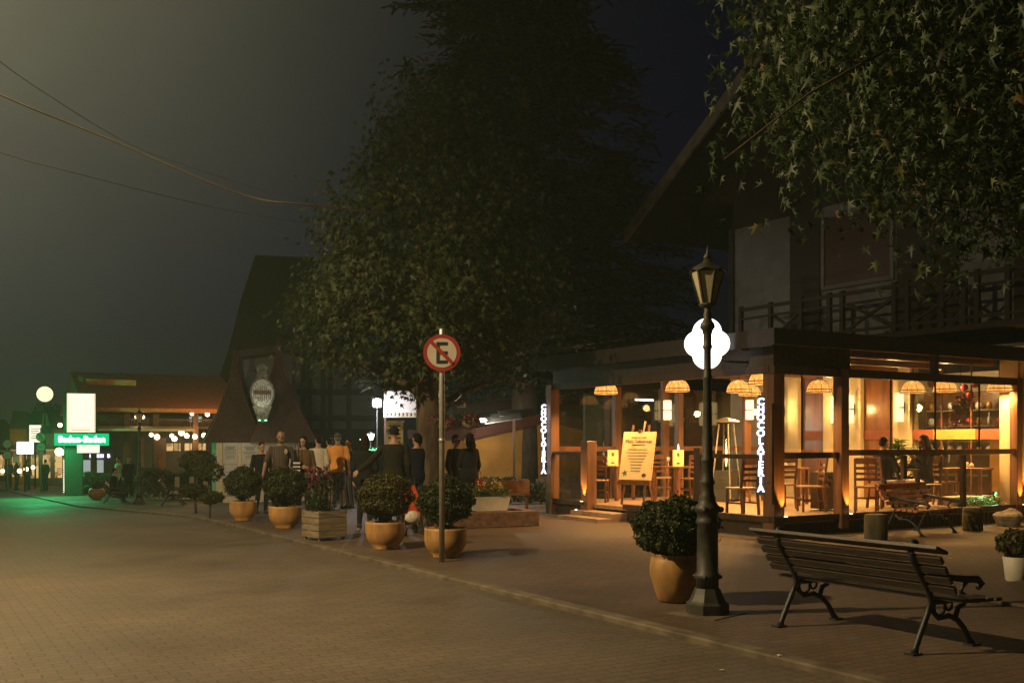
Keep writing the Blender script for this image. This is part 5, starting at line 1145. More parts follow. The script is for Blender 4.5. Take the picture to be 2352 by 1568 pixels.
    for s in 'LR':
        limb(b, [K[s+'s'], K[s+'e'], K[s+'w']], [.050, .039, .027])
        dv = K[s+'w']-K[s+'e']; hand(b, K[s+'w'], dv, Vector((-1 if s == 'L' else 1, -.3, 0)))
        limb(b, [K[s+'h'], (K[s+'h']*.55+K[s+'k']*.45), K[s+'k'], K[s+'k']*.62+K[s+'a']*.38, K[s+'a']], [.088, .076, .055, .056, .038])
        f = (K[s+'a']-lo((0, 0, 0)))
        tx_ = K[s+'a']; b.tube([tx_+Vector((0, .03, -.045)), tx_+Vector((0, -.06, -.05)), tx_+Vector((.01 if s == 'L' else -.01, -.15, -.06))], [.04, .038, .026], 8)
    solid('body', b, skin, t, vox*0.75, 2)
    # eyes
    if vox < 0.02:
        for s in (-1, 1): MB().ball(hp_((s*.029, -.079, .008)), (.011, .008, .007), 8, 0, 6).build('eye', 'eye', t)
    # trousers / shorts
    kind, m = legs
    b = MB(); torso(b, .79, 1.0, .012)
    for s in 'LR':
        A, Kn, An = K[s+'h'], K[s+'k'], K[s+'a']
        if kind == 'shorts': limb(b, [A, A*.5+Kn*.5, A*.1+Kn*.9], [.103, .102, .100])
        elif kind == 'tight': limb(b, [A, A*.55+Kn*.45, Kn, Kn*.62+An*.38, An+Vector((0, 0, .02))], [.096, .084, .062, .062, .045])
        else: limb(b, [A, A*.55+Kn*.45, Kn, Kn*.5+An*.5, An+Vector((0, 0, -.01))], [.104, .094, .078, .072, .066])
    solid('shorts' if kind == 'shorts' else 'trousers', b, m, t, vox)
    kind, m = top
    b = MB(); torso(b, {'coat': .66, 'dress': .6}.get(kind, .86), 1.475 if kind != 'tank' else 1.42, .016 if kind in ('tee', 'tank') else .026, .12 if kind in ('coat',) else .03)
    for s in 'LR':
        S, E, W_ = K[s+'s'], K[s+'e'], K[s+'w']
        g = .014 if kind in ('tee', 'long') else .022
        if kind == 'tee': limb(b, [S, S*.5+E*.5, S*.22+E*.78], [.060, .060, .060])
        elif kind == 'tank': b.ball(S, .055, 10)
        else: limb(b, [S, E, E*.12+W_*.88], [.055+g*.4, .044+g*.7, .034+g*.6])
    if kind == 'hood':
        q = MB().ball((0, 0, 0), (.11, .08, .07), 10); b.add([up(Vector(v)+Vector((0, .07, 1.47))) for v in q.v], q.f, 0, True)
    solid({'tee': 't_shirt', 'tank': 'top', 'coat': 'coat', 'hood': 'hooded_jacket', 'jacket': 'jacket', 'long': 'long_sleeved_top', 'dress': 'dress'}[kind], b, m, t, vox)
    kind, m = hair
    b = MB()
    def hb(c, r):
        q = MB().ball((0, 0, 0), r, 12, 0, 8); b.add([hp_(Vector(c)+Vector(v)) for v in q.v], q.f, 0, True)
    if kind == 'short': hb((0, .022, .052), (.080, .092, .083)); hb((0, .055, -.005), (.070, .055, .06))
    elif kind == 'bald': hb((0, .06, -.01), (.074, .045, .045))
    elif kind == 'long':
        hb((0, .020, .050), (.084, .096, .086)); hb((0, .06, -.02), (.088, .06, .09)); hb((0, .075, -.13), (.095, .05, .12)); hb((0, .085, -.23), (.085, .042, .10)); hb((.072, .005, -.06), (.022, .045, .11)); hb((-.072, .005, -.06), (.022, .045, .11))
    elif kind == 'beanie': hb((0, .012, .055), (.088, .104, .082)); hb((0, .02, .01), (.086, .10, .03))
    elif kind == 'cap':
        hb((0, .012, .050), (.084, .100, .080))
    solid({'beanie': 'knitted_cap', 'cap': 'cap'}.get(kind, 'hair'), b, m, t, vox*0.8)
    if kind == 'cap':
        b = MB(); hb((0, .05, -.015), (.072, .055, .05)); solid('hair', b, 'hairgrey', t, vox*.8)
    for s in 'LR':
        tx_ = K[s+'a']; sg = .01 if s == 'L' else -.01
        b = MB(); b.tube([tx_+Vector((0, .045, -.035)), tx_+Vector((0, -.02, -.03)), tx_+Vector((sg*.5, -.09, -.042)), tx_+Vector((sg, -.165, -.056))], [.048, .052, .044, .032], 10)
        b.ball(tx_+Vector((0, 0, .0)), .047, 10); sh = solid('shoe', b, shoes, t, vox)
        if extra == 'soles' or True:
            q = MB(); q.prism([(sg*.5+.045*math.cos(a)*(1.0 if math.sin(a) < 0 else .9)+tx_.x, tx_.y-.055+.145*math.sin(a)) for a in [2*PI*k/16 for k in range(16)]], tx_.z-.087, tx_.z-.068, 'z'); q.build('sole', 'sole' if shoes in ('sneaker', 'shoe') and extra == 'soles' else 'black', sh)
    return t
W_ = {}
def cloth(n, c, **k): W_[n] = mat('cloth_'+n, c, 0.9, scale=22, bump=0.25, spec=0.12, **k); return W_[n]
cloth('orange', (0.9, 0.40, 0.09), var=0.06); cloth('black', (0.018, 0.018, 0.021)); cloth('olive', (0.026, 0.024, 0.016)); cloth('denim', (0.02, 0.03, 0.055)); cloth('white', (0.62, 0.58, 0.48), var=0.08)
cloth('brown', (0.14, 0.09, 0.045)); cloth('navy', (0.012, 0.016, 0.03)); cloth('charcoal', (0.02, 0.02, 0.022)); cloth('grey', (0.16, 0.15, 0.14)); cloth('red', (0.16, 0.015, 0.012)); cloth('capgrey', (0.10, 0.095, 0.085)); cloth('mustard', (0.5, 0.34, 0.06)); cloth('cream', (0.45, 0.4, 0.3))
W_['plaid'] = plaid('plaid_shirt', (0.045, 0.028, 0.024), (0.13, 0.10, 0.085), 7.0)
W_['camo'] = mat('camouflage_shorts', (0.035, 0.04, 0.038), 0.85, c2=(0.20, 0.20, 0.18), scale=16, detail=2)
W_['stripe'] = stripes('striped_trousers', (0.09, 0.09, 0.11), (0.5, 0.5, 0.52), 9.0, 'X', 0.86)
def P(u, d): x, y = at(u, d); return x, y, facing(x, y)
x, y, a = P(601, 22.4); person('young person in black long sleeves looking down, left of the bearded man', x, y, a+0.3, 1.55, top=('long', W_['black']), legs=('tight', W_['charcoal']), hair=('short', 'hair'), nod=0.3, pose=dict(Lk=(.10, -.06, .49), La=(.10, 0.02, .085), Rk=(-.09, .0, .49), Ra=(-.10, .12, .10)))
x, y, a = P(645, 20.6); pl_ = person('bearded man in a dark plaid shirt walking toward the viewer', x, y, a+0.12, 1.75, top=('tee', W_['plaid']), legs=('long', W_['charcoal']), hair=('bald', 'hairgrey'), skin='skin2', belly=1.25, hturn=-0.1, pose=dict(Lw=(.30, -.10, .90), Rw=(-.36, -.06, .87), Re=(-.30, .02, 1.13), Le=(.28, .03, 1.13), Lk=(.10, -.14, .49), La=(.10, -.10, .085), Ra=(-.1, .16, .10)))
b = MB(); b.ball((0, 0, 0), (.06, .05, .045), 10); bd = b.build('beard', 'hairgrey', pl_, loc=(0, -.062, 1.575))
MB().ball((0.085, -0.155, 1.36), (.035, .02, .06), 10).build('shirt_emblem', W_['cream'], pl_)
hx, hy = x+math.cos(a)*0.31, y+math.sin(a)*0.31
t = thing('striped_bag', 'dark bag with white stripes hanging at the bearded man\'s side', 'bag', (x+0.31*math.cos(a)+0.05*math.sin(a), y+0.31*math.sin(a)-0.05*math.cos(a), PZ+0.62+0.22), a)
b = MB(); b.box(-0.07, 0.07, -0.06, 0.06, 0, 0.36, 0, 0.02); b.build('bag', W_['navy'], t)
for k in range(4): MB().box(-0.071, 0.071, -0.0625, -0.0605, 0.05+0.075*k, 0.085+0.075*k).build('stripe', 'sole', t)
MB().tube([(-0.05, 0, 0.36), (-0.03, 0, 0.62), (0.0, 0.02, 0.72), (0.03, 0, 0.62), (0.05, 0, 0.36)], 0.008, 6).build('strap', W_['navy'], t)
x, y, a = P(697, 20.9); person('long haired woman in a brown top facing us beside the bearded man', x, y, a-0.1, 1.66, top=('jacket', W_['brown']), legs=('tight', W_['charcoal']), hair=('long', 'hair'), fem=True, hturn=-0.25, nod=0.1, pose=dict(Re=(-.225, -.02, 1.14), Rw=(-.02, -.20, 1.10), Lk=(.09, -.12, .5), La=(.10, -.08, .085)))
x, y, a = P(731, 22.8); person('dark haired person in a pale top seen from behind', x, y, a+PI-0.2, 1.70, top=('long', W_['white']), legs=('long', W_['grey']), hair=('short', 'hair'), fem=True, hturn=0.6, pose=dict(Le=(.23, -.06, 1.15), Lw=(.12, -.26, 1.28), Lk=(.11, -.07, .49)))
x, y, a = P(775, 24.2); pe = person('man in an orange t-shirt and camouflage shorts seen from behind', x, y, a+PI, 1.79, top=('tee', W_['orange']), legs=('shorts', W_['camo']), hair=('cap', W_['capgrey']), skin='skin2', belly=1.1, hturn=0.35, pose=dict(Lw=(.29, -.03, .88), Rw=(-.27, -.10, .89), Re=(-.25, .05, 1.13), Lh=(.10, 0, .90), Lk=(.14, -.03, .49), La=(.16, .02, .085)))
x, y, a = P(757, 25.6); person('dark haired person half hidden behind the orange t-shirt man', x, y, a+PI+.3, 1.74, top=('tee', W_['olive']), legs=('long', W_['denim']), hair=('short', 'hair'))
x, y, a = P(802, 24.9); person('woman in striped trousers peeking out right of the orange t-shirt', x, y, a-1.0, 1.66, top=('long', W_['black']), legs=('long', W_['stripe']), hair=('short', 'hair'), fem=True)
x, y, a = P(838, 18.3); pg = person('woman with long dark hair in black leggings and sneakers, seen from behind', x, y, a+PI-0.15, 1.67, top=('coat', W_['black']), legs=('tight', W_['black']), hair=('long', 'hair'), fem=True, extra='soles', pose=dict(Lk=(.09, -.07, .49), La=(.10, .02, .085), Rk=(-.09, -.12, .5), Ra=(-.10, .10, .12), Rw=(-.15, -.2, 1.0)))
x, y, a = P(905, 17.9); person('man in a dark knitted cap and olive jacket, arm round the woman in black', x, y, a+PI, 1.80, top=('jacket', W_['olive']), legs=('long', W_['charcoal']), hair=('beanie', W_['navy']), pose=dict(Le=(.40, .02, 1.18), Lw=(.60, -.06, 1.02), Re=(-.24, .03, 1.13)))
x, y, a = P(957, 19.4); person('person in dark blue walking beside the maple trunk, mostly hidden', x, y, a+PI+.5, 1.70, top=('jacket', W_['navy']), legs=('long', W_['denim']), hair=('short', 'hair'), pose=dict(Lk=(.09, -.14, .5), La=(.1, -.12, .085), Ra=(-.1, .2, .12)))
x, y, a = P(1078, 19.9); person('woman with long dark hair in a black coat, right of the no parking pole', x, y, a+PI+.7, 1.70, top=('coat', W_['black']), legs=('tight', W_['black']), hair=('long', 'hair'), fem=True, nod=0.12, hturn=0.3, pose=dict(Le=(.22, -.05, 1.14), Lw=(.08, -.24, 1.12)))
x, y, a = P(1047, 20.6); person('person in black close to the woman in the black coat', x, y, a+.9, 1.68, top=('jacket', W_['charcoal']), legs=('long', W_['black']), hair=('short', 'hair'))
x, y = at(1101, 19.8); t = thing('handbag', 'red handbag hanging at the side of the woman in the black coat', 'bag', (x, y, PZ+0.62), 0.4); MB().box(-0.10, 0.10, -0.05, 0.05, 0, 0.22, 0, 0.02).build('bag', W_['red'], t); MB().tube([(-0.07, 0, 0.22), (-0.04, 0, 0.36), (0.04, 0, 0.36), (0.07, 0, 0.22)], 0.008, 6).build('strap', W_['red'], t)
# pushchair
x, y = at(941, 17.2); M['orangered'] = cloth('orangered', (0.55, 0.08, 0.03)); M['pale'] = cloth('pale', (0.6, 0.55, 0.48))
t = thing('pushchair', 'orange red pushchair with pale front, behind the olive shrub', 'pushchair', (x, y, PZ), facing(x, y)+0.3)
b = MB(); b.prism([(0.16, 0.30), (-0.14, 0.34), (-0.05, 0.62), (0.20, 0.82), (0.26, 0.74)], -0.15, 0.15, 'x'); b.build('seat', M['orangered'], t)
b = MB(); b.ball((0, -0.16, 0.30), (0.13, 0.10, 0.11), 14); b.build('footrest', M['pale'], t)
b = MB()
for s in (-0.17, 0.17): b.tube([(s, -0.26, 0.10), (s, 0.05, 0.42), (s, 0.30, 0.95)], 0.012, 6); b.tube([(s, 0.24, 0.10), (s, 0.05, 0.42)], 0.012, 6)
b.tube([(-0.17, 0.30, 0.95), (0.17, 0.30, 0.95)], 0.016, 8); b.build('frame', 'black', t)
for s in (-0.17, 0.17):
    for yy in (-0.26, 0.24): MB().tube([(s-0.02, yy, 0.10), (s+0.02, yy, 0.10)], 0.10, 16).build('wheel', 'black', t)
# seated couple in the terrace
x, y = dk(2122, 1166); person('woman with dark hair seated in the terrace, leaning over her table', x, y, -1.75, 1.86, sit=True, z=DZ, lean=-0.0, top=('jacket', W_['black']), legs=('long', W_['denim']), hair=('long', 'hair'), fem=True, nod=0.1, pose=dict(Le=(.22, -.10, 1.16), Lw=(.08, -.26, 1.34), Re=(-.22, -.10, 1.16), Rw=(-.08, -.30, 1.22)))
x, y = dk(2030, 1166); person('person with a mustard scarf seated opposite the dark haired woman', x, y, 1.45, 1.80, sit=True, z=DZ, top=('jacket', W_['charcoal']), legs=('long', W_['denim']), hair=('short', 'hair'), nod=0.15, pose=dict(Le=(.22, -.12, 1.14), Lw=(.10, -.34, 1.18), Re=(-.22, -.12, 1.14), Rw=(-.10, -.34, 1.18)))
sx_, sy_ = x, y
b = MB(); b.tube([(0.09*math.cos(k*PI/6), 0.09*math.sin(k*PI/6), 0.02*math.sin(k)) for k in range(13)], 0.03, 8, caps=False); tag(b.build('scarf', W_['mustard'], loc=(sx_, sy_, DZ+1.10)), 'mustard scarf round the neck of the seated person on the left', 'scarf')
# person on the far bench
bx, by, bz = SIT; person('person in dark clothes sitting on the farthest bench', bx-0.05, by, PI/2-0.25+0.1, 1.68, sit=True, z=bz, top=('jacket', W_['black']), legs=('long', W_['charcoal']), hair=('short', 'hair'), lean=0.1, vox=0.02)
for i, (u, d, lb, tp_) in enumerate(((20, 62, 'distant person in a pale top at the far left of the street', 'cream'), (38, 58, 'distant person in dark clothes beside the red rimmed signs', 'charcoal'), (62, 60, 'distant person in brown below the white shop sign', 'brown'), (104, 56, 'distant dark figure right of the speed limit sign', 'black'), (272, 43, 'distant person in cream before the violet lettered shop', 'cream'), (296, 42, 'distant person in black right of the figure in cream', 'black'))):
    x, y, a = P(u, d); person(lb, x, y, a+i*1.3, 1.7, top=('jacket', W_[tp_]), legs=('long', W_['charcoal']), hair=('short', 'hair'), vox=0.026)

# ------------------------------------------------------------------ kiosk with two bell-shaped roofs and a crest
KD = 35.0
x, y = at(590, KD); kg = gr(x, y)
K_ = thing('kiosk', 'small cream kiosk with two brown bell shaped roofs and a lit crest', 'kiosk', (x, y, kg), facing(x, y)+0.10)
pu = lambda u: (u-590)/F*KD
zv = lambda v: hz(v, KD)-kg
ez = zv(1008)
MB().box(pu(500), pu(700), 0.0, 2.4, 0.0, ez).build('wall', 'cream', K_)
def bell(u0, u1, ua, va, nm, yo):
    b = MB(); cx_ = pu(ua); hw = (pu(u1)-pu(u0))/2; H_ = zv(va)-ez+0.15; n = 9; vs_ = []
    x0_, x1_ = pu(u0), pu(u1)
    for i in range(n+1):
        q = i/n; k = (1-q)**2.0*0.72+(1-q)*0.28
        k = max(k, 0.012)
        l, r = cx_+(x0_-cx_)*k, cx_+(x1_-cx_)*k; dd = hw*k
        vs_ += [(l, yo-dd, ez-0.12+H_*q), (r, yo-dd, ez-0.12+H_*q), (r, yo+dd, ez-0.12+H_*q), (l, yo+dd, ez-0.12+H_*q)]
    fs = [(i*4+j, i*4+(j+1) % 4, i*4+4+(j+1) % 4, i*4+4+j) for i in range(n) for j in range(4)]+[(3, 2, 1, 0), (n*4, n*4+1, n*4+2, n*4+3)]
    b.add(vs_, fs); r_ = b.build(nm, 'shingle', K_)
    e = MB()
    for j in range(4): e.tube([Vector(vs_[i*4+j])+Vector((0, 0, .01)) for i in range(n+1)], 0.03, 5)
    e.build('ridge', 'tile_red', r_)
bell(474, 606, 547, 800, 'roof', 0.9); bell(572, 722, 644, 764, 'roof', 0.55)
b = MB(); b.beam((pu(548), 1.6, zv(806)), (pu(690), 1.6, zv(782)), 0.15, 0.22); b.beam((pu(690), 1.75, zv(782)), (pu(690), 1.75, ez), 0.14, 0.14); b.beam((pu(562), 1.75, zv(804)), (pu(562), 1.75, ez), 0.14, 0.14); b.build('portal_frame', 'beam', K_)
b = MB(); b.prism([(pu(566), ez), (pu(688), ez), (pu(688), zv(800)), (pu(566), zv(818))], 1.78, 1.86); b.build('portal_panel', 'white', K_)
b = MB(); cxp = pu(596); czp = zv(905)
def oval(rx_, rz_, y0, y1, mi=0, cz=0): b.prism([(cxp+rx_*math.cos(2*PI*k/28), czp+cz+rz_*math.sin(2*PI*k/28)) for k in range(28)], y0, y1, 'y', mi)
oval(0.40, 0.54, -0.12, -0.02, 0); oval(0.34, 0.47, -0.135, -0.121, 1)
b.prism([(cxp-0.22, czp+0.5), (cxp+0.22, czp+0.5), (cxp+0.14, czp+0.72), (cxp+0.20, czp+0.86), (cxp, czp+1.0), (cxp-0.20, czp+0.86), (cxp-0.14, czp+0.72)], -0.10, -0.02, 'y', 0)
b.prism([(cxp-0.32, czp-0.42), (cxp+0.32, czp-0.42), (cxp+0.2, czp-0.74), (cxp+0.14, czp-0.98), (cxp-0.14, czp-0.98), (cxp-0.2, czp-0.74)], -0.10, -0.02, 'y', 0)
for k in range(-4, 5): b.box(cxp+k*0.07-0.02, cxp+k*0.07+0.015, -0.145, -0.1355, czp-0.30+0.03*abs(k), czp+0.26-0.035*abs(k), 0)
b.box(cxp-0.27, cxp+0.27, -0.15, -0.146, czp-0.05, czp+0.08, 2)
cr = b.build('crest', [mat('crest_metal', (0.16, 0.15, 0.10), 0.35, 0.5, var=.7, scale=14), mat('crest_field', (0.34, 0.33, 0.27), 0.4, var=0.75, scale=16), 'ink'], K_, loc=(0, -0.75, 0))
MB().beam((cxp, -0.86, czp+0.9), (cxp, 1.7, czp+0.9), 0.04, 0.04).build('bracket', 'black', K_)
x2, y2 = K_.location.x, K_.location.y
mw = Matrix.Translation(K_.location) @ Euler((0, 0, K_.rotation_euler.z)).to_matrix().to_4x4()
def kw(p): q = mw @ Vector(p); return (q.x, q.y, q.z)
lamp('crest_light', 'SPOT', kw((cxp, -1.9, czp-1.0)), 45, (0.95, 1.0, 0.82), 0.05, aim=kw((cxp, -0.75, czp+0.1)), spot=1.0)
for k in (-1, 1):
    o = thing('spotlight', ('green lit left hand spotlight at the foot of the kiosk crest', '', 'green lit right hand spotlight at the foot of the kiosk crest')[k+1], 'spotlight', kw((cxp+k*0.10, -1.0, czp-0.98)), K_.rotation_euler.z, 'green spotlights under the crest')
    MB().lathe([(0.03, -0.06), (0.055, 0.05)], 10).build('case', 'black', o); MB().ball((0, 0.0, 0.055), 0.04, 10).build('lens', 'greenled', o)
for u0, u1, lb in ((515, 546, 'cream notice board with printed sheets, left of the two on the kiosk wall'), (556, 592, 'cream notice board with printed sheets, right of the two on the kiosk wall')):
    t = thing('notice_board', lb, 'notice board', kw(((pu(u0)+pu(u1))/2, -0.02, 0)), K_.rotation_euler.z, 'notice boards on the kiosk'); w2 = (pu(u1)-pu(u0))/2
    MB().box(-w2, w2, -0.04, 0.0, 0.25, ez-0.12, 0, 0.005).build('panel', 'signwhite', t)
    b = MB(); g = np.random.default_rng(int(u0))
    for k in range(10):
        z = ez-0.25-0.045*k; wd = w2*g.uniform(0.5, 0.85); b.box(-wd, wd, -0.044, -0.041, z-(0.012 if k > 2 else 0.02), z, 0 if k < 4 else 1)
    for k in range(4):
        z = ez-0.85-0.26*k; b.box(-w2*.9, w2*.9, -0.044, -0.041, z-0.012, z, 1)
    b.build('print', ['green_paint', 'ink'], t)
lamp('kiosk_light', 'POINT', kw((pu(560), -1.6, ez-0.1)), KIOSK_P, (1.0, 0.93, 0.62), 0.1)
# half timbered house behind the kiosk
x, y = at(735, 41); g_ = gr(x, y)
t = thing('timbered_house', 'white half timbered house with dark beams behind the kiosk', 'house', (x, y, g_), facing(x, y)); zz2 = lambda v: hz(v, 41)-g_; xx2 = lambda u: (u-735)/F*41
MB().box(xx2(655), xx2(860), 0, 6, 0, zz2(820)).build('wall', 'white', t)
b = MB()
for u in (664, 698, 712, 742, 758, 800, ): b.box(xx2(u)-0.1, xx2(u)+0.1, -0.06, -0.001, 0, zz2(815))
for v in (820, 900, 960): b.box(xx2(655), xx2(860), -0.09, -0.0601, zz2(v)-0.12, zz2(v)+0.12)
b.build('beam', 'roofdark', t)
b = MB(); b.prism([(xx2(640), zz2(815)), (xx2(875), zz2(815)), (xx2(830), zz2(700)), (xx2(690), zz2(700))], -0.6, 6.5, 'y'); b.build('roof', 'roofdark', t)
MB().box(xx2(700), xx2(860), -0.8, -0.1, 0.0, zz2(985)).build('shop_front', 'roofdark', t)
# steep dark roof on the skyline
x, y = at(640, 62); g_ = gr(x, y); t = thing('chalet', 'distant chalet with a steep dark roof against the sky', 'house', (x, y, g_), facing(x, y)); zz3 = lambda v: hz(v, 62)-g_; xx3 = lambda u: (u-640)/F*62
MB().prism([(xx3(505), zz3(880)), (xx3(800), zz3(880)), (xx3(725), zz3(588)), (xx3(588), zz3(588)), (xx3(556), zz3(690)), (xx3(530), zz3(800))], 0, 8, 'y').build('roof', 'roofdark', t); MB().box(xx3(540), xx3(770), 0.6, 7.5, 0, zz3(881)).build('wall', 'roofdark', t)

# ------------------------------------------------------------------ floodlit awning, banner and lanterns beyond the maple
AD = 29.0; x, y = at(925, AD); ag = gr(x, y)
t = thing('awning', 'white fringed awning glaring under a floodlight, left of the maple trunk', 'awning', (x, y, 0), facing(x, y)); xa2 = lambda u: (u-925)/F*AD
b = MB(); b.prism([(0, hz(898, AD)), (0.06, hz(898, AD)), (-0.34, hz(948, AD)), (-0.40, hz(948, AD))], xa2(882), xa2(1010), 'x'); b.build('canopy', 'awnwhite', t) if 'awnwhite' in M else b.build('canopy', mat('awning_cloth', (0.5, 0.49, 0.49), 0.8, var=0.05), t)
b = MB(); k = 882
while k < 1008: b.box(xa2(k)+0.005, xa2(k+9)-0.03, -0.40, -0.385, hz(956, AD), hz(948, AD)); k += 9
b.box(xa2(882), xa2(1010), -0.405, -0.38, hz(959, AD), hz(956, AD)); b.build('fringe', 'signwhite', t)
b = MB()
for u in (885, 1005): b.box(xa2(u)-0.03, xa2(u)+0.03, -0.05, 0.03, ag, hz(900, AD))
b.build('post', 'beam', t)
x, y = at(866, 28.6); t = thing('floodlight', 'dazzling white floodlight at the left end of the fringed awning', 'floodlight', (x, y, hz(925, 28.6)), facing(x, y)); MB().lathe([(0.12, 0), (0.12, 0.02)], 18).build('lens', 'flood', t).rotation_euler = (PI/2, 0, 0); MB().box(-0.14, 0.14, 0.005, 0.12, -0.14, 0.14, 0, 0.02).build('case', 'black', t); MB().tube([(0, 0.1, -0.1), (0, 0.15, -(hz(925, 28.6)-ag))], 0.022, 8).build('pole', 'black', t)
x3, y3 = at(866, 28.3); lamp('floodlight_beam', 'POINT', (x3, y3, hz(925, 28.3)), FLOOD_P, (1.0, 0.95, 0.98), 0.1)
x, y = at(906, 25.5); t = thing('hanging_banner', 'narrow pale vertical banner behind the man in the knitted cap', 'banner', (x, y, hz(1010, 25.5)), facing(x, y)); s_ = 25.5/F
MB().box(-20*s_, 20*s_, -0.01, 0.01, -30*s_, 42*s_).build('cloth', 'paper2', t) if 'paper2' in M else MB().box(-20*s_, 20*s_, -0.01, 0.01, -30*s_, 42*s_).build('cloth', mat('banner_cloth', (0.5, 0.43, 0.26), 0.8, var=0.1), t)
b = MB()
for k in range(4): b.box(-14*s_, 14*s_, -0.014, -0.0105, (30-9*k)*s_, (34-9*k)*s_)
for k in range(5): b.box(8*s_, 12*s_, -0.014, -0.0105, (-26+5*k)*s_, (-23+5*k)*s_)
b.build('print', 'ink', t); MB().tube([(-23*s_, 0, 43*s_), (23*s_, 0, 43*s_)], 0.015, 6).build('rod', 'signwhite', t); MB().tube([(0, 0.03, -2.1), (0, 0.03, 43*s_)], 0.02, 6).build('pole', 'black', t)
def lantern(u, v, d, s, label, p):
    x, y = at(u, d); z = hz(v, d); t = thing('lit_lantern', label, 'lantern', (x, y, z), 0.3, 'lit white lanterns behind the people')
    MB().lathe([(0.5*s, -0.5*s), (0.85*s, 0.45*s)], 6, smooth=False).build('lantern_glass', 'lanternglow', t); MB().lathe([(0.95*s, 0.451*s), (0.5*s, 0.7*s), (0.1*s, 0.95*s)], 6, smooth=False).build('lantern_roof', 'black', t)
    MB().lathe([(0.3*s, -0.62*s), (0.5*s, -0.501*s)], 6, smooth=False).build('lantern_base', 'black', t); MB().lathe([(0.03, gr(x, y)-z), (0.03, -0.621*s)], 8).build('pole', 'black', t)
    lamp('lantern_light', 'POINT', (x-0.0, y-0.35, z), p, (1, 0.96, 0.92), 0.1)
M['lanternglow'] = glow('lantern_glow', (1.0, 0.96, 0.94), 7)
lantern(850, 1003, 27.5, 0.15, 'bright white lantern on a low post right of the orange t-shirt', 30); lantern(832, 1011, 34, 0.10, 'smaller dimmer white lantern left of the bright one', 10)
x, y = at(861, 26.5); t = thing('neon_sign', 'small green neon script sign right of the bright lantern', 'neon sign', (x, y, hz(1034, 26.5)), facing(x, y)); b = MB()
for k in range(7): b.tube([(-0.15+0.045*k, 0, -0.05-0.03*(k > 4)), (-0.14+0.045*k, 0, 0.06-0.03*(k % 2)), (-0.12+0.045*k, 0, -0.04-.05*(k > 4))], 0.014, 6)
b.build('tube', 'greenled', t); MB().box(-0.17, 0.2, 0.03, 0.05, -0.12, 0.09).build('backing_board', 'dark', t); MB().tube([(0, 0.05, -1.7), (0, 0.05, 0)], 0.02, 6).build('pole', 'black', t)
# birdhouse and flower baskets on the maple
x, y = at(1060, 19.4); t = thing('birdhouse', 'little wooden birdhouse hanging under the maple, right of the trunk', 'birdhouse', (x, y, hz(922, 19.4)), facing(x, y)); MB().prism([(-0.08, -0.11), (0.08, -0.11), (0.08, 0.02), (0, 0.10), (-0.08, 0.02)], -0.07, 0.07, 'y').build('body', 'crate', t)
b = MB(); b.prism([(-0.12, 0.0), (0, 0.12), (0.12, 0.0), (0.12, 0.03), (0, 0.15), (-0.12, 0.03)], -0.10, 0.10, 'y'); b.build('roof', 'beam', t); MB().box(-0.035, 0.035, -0.075, -0.0705, -0.09, 0.0).build('opening', 'black', t); MB().tube([(0, 0, 0.14), (0, 0, 0.8)], 0.006, 5).build('wire', 'black', t)
for i, (u, v, lb) in enumerate(((1022, 970, 'pink flower basket hanging left of the birdhouse, behind the sign pole'), (1078, 966, 'pink flower basket hanging below the birdhouse'))):
    x, y = at(u, 19.0); t = thing('flower_basket', lb, 'flower basket', (x, y, hz(v, 19.0)), 0, 'hanging pink flower baskets'); MB().lathe([(0.04, -0.16), (0.12, -0.10), (0.15, 0.0), (0.13, 0.0)], 12).build('basket', 'crate', t)
    n = 160; g = np.random.default_rng(60+i); p = g.normal(size=(n, 3))*np.array([.13, .10, .06])+np.array([0, 0, .02]); scatter('foliage', p, rnd(n)+np.array([0, 0, .5]), rnd(n), g.uniform(.04, .08, n), oval_leaf(.6), 'box', t); n = 70; p = g.normal(size=(n, 3))*np.array([.13, .11, .06])+np.array([0, -.06, .02]); scatter('flower', p, rnd(n)+np.array([0, -1, .3]), rnd(n), g.uniform(.04, .065, n), oval_leaf(.9), 'petal', t); MB().tube([(0, 0, 0.0), (0, 0, 0.7)], 0.005, 5).build('wire', 'black', t)

# ------------------------------------------------------------------ long tiled restaurant down the street
FD = 49.0
x, y = at(360, FD); fg = gr(x, y)
t = thing('tiled_restaurant', 'long two storey restaurant with an orange tiled roof far down the street', 'restaurant', (x, y, fg), 0.0)
a_ = facing(x, y); t.rotation_euler.z = a_+0.18
xf = lambda u: (u-360)/F*FD; zf = lambda v: hz(v, FD)-fg
MB().box(xf(215), xf(560), 2.6, 9, 0, zf(950)).build('wall', 'dark', t)
b = MB(); b.prism([(-0.4, zf(946)), (-0.4, zf(938)), (4.5, zf(846)), (9.5, zf(938)), (9.5, zf(946))], xf(200), xf(560), 'x'); b.build('roof', 'tile_orange', t)
b = MB(); b.prism([(-0.6, zf(888)), (2.2, zf(872)), (2.2, zf(860)), (-0.6, zf(876))], xf(205), xf(310), 'x'); b.build('porch_roof', 'tile_orange', t)
b = MB(); b.box(xf(200), xf(560), 1.0, 2.59, zf(978)-0.1, zf(978)); b.build('balcony_floor', 'beam', t)
b = MB(); b.box(xf(200), xf(560), 0.95, 1.0, zf(962)-0.04, zf(962)+0.04)
k = 205
while k < 555: b.box(xf(k)-0.02, xf(k)+0.02, 0.96, 0.99, zf(978)+0.001, zf(962)-0.041); k += 6
b.build('balcony_railing', 'beam', t)
b = MB()
for u in (230, 300, 365, 455, 505, 555): b.box(xf(u)-0.13, xf(u)+0.13, 0.7, 0.94, 0, zf(948))
b.build('post', 'beam', t)
b = MB(); b.prism([(-0.6, zf(990)), (-0.6, zf(985)), (1.2, zf(977)), (1.2, zf(982))], xf(230), xf(440), 'x'); b.build('awning', 'signwhite', t)
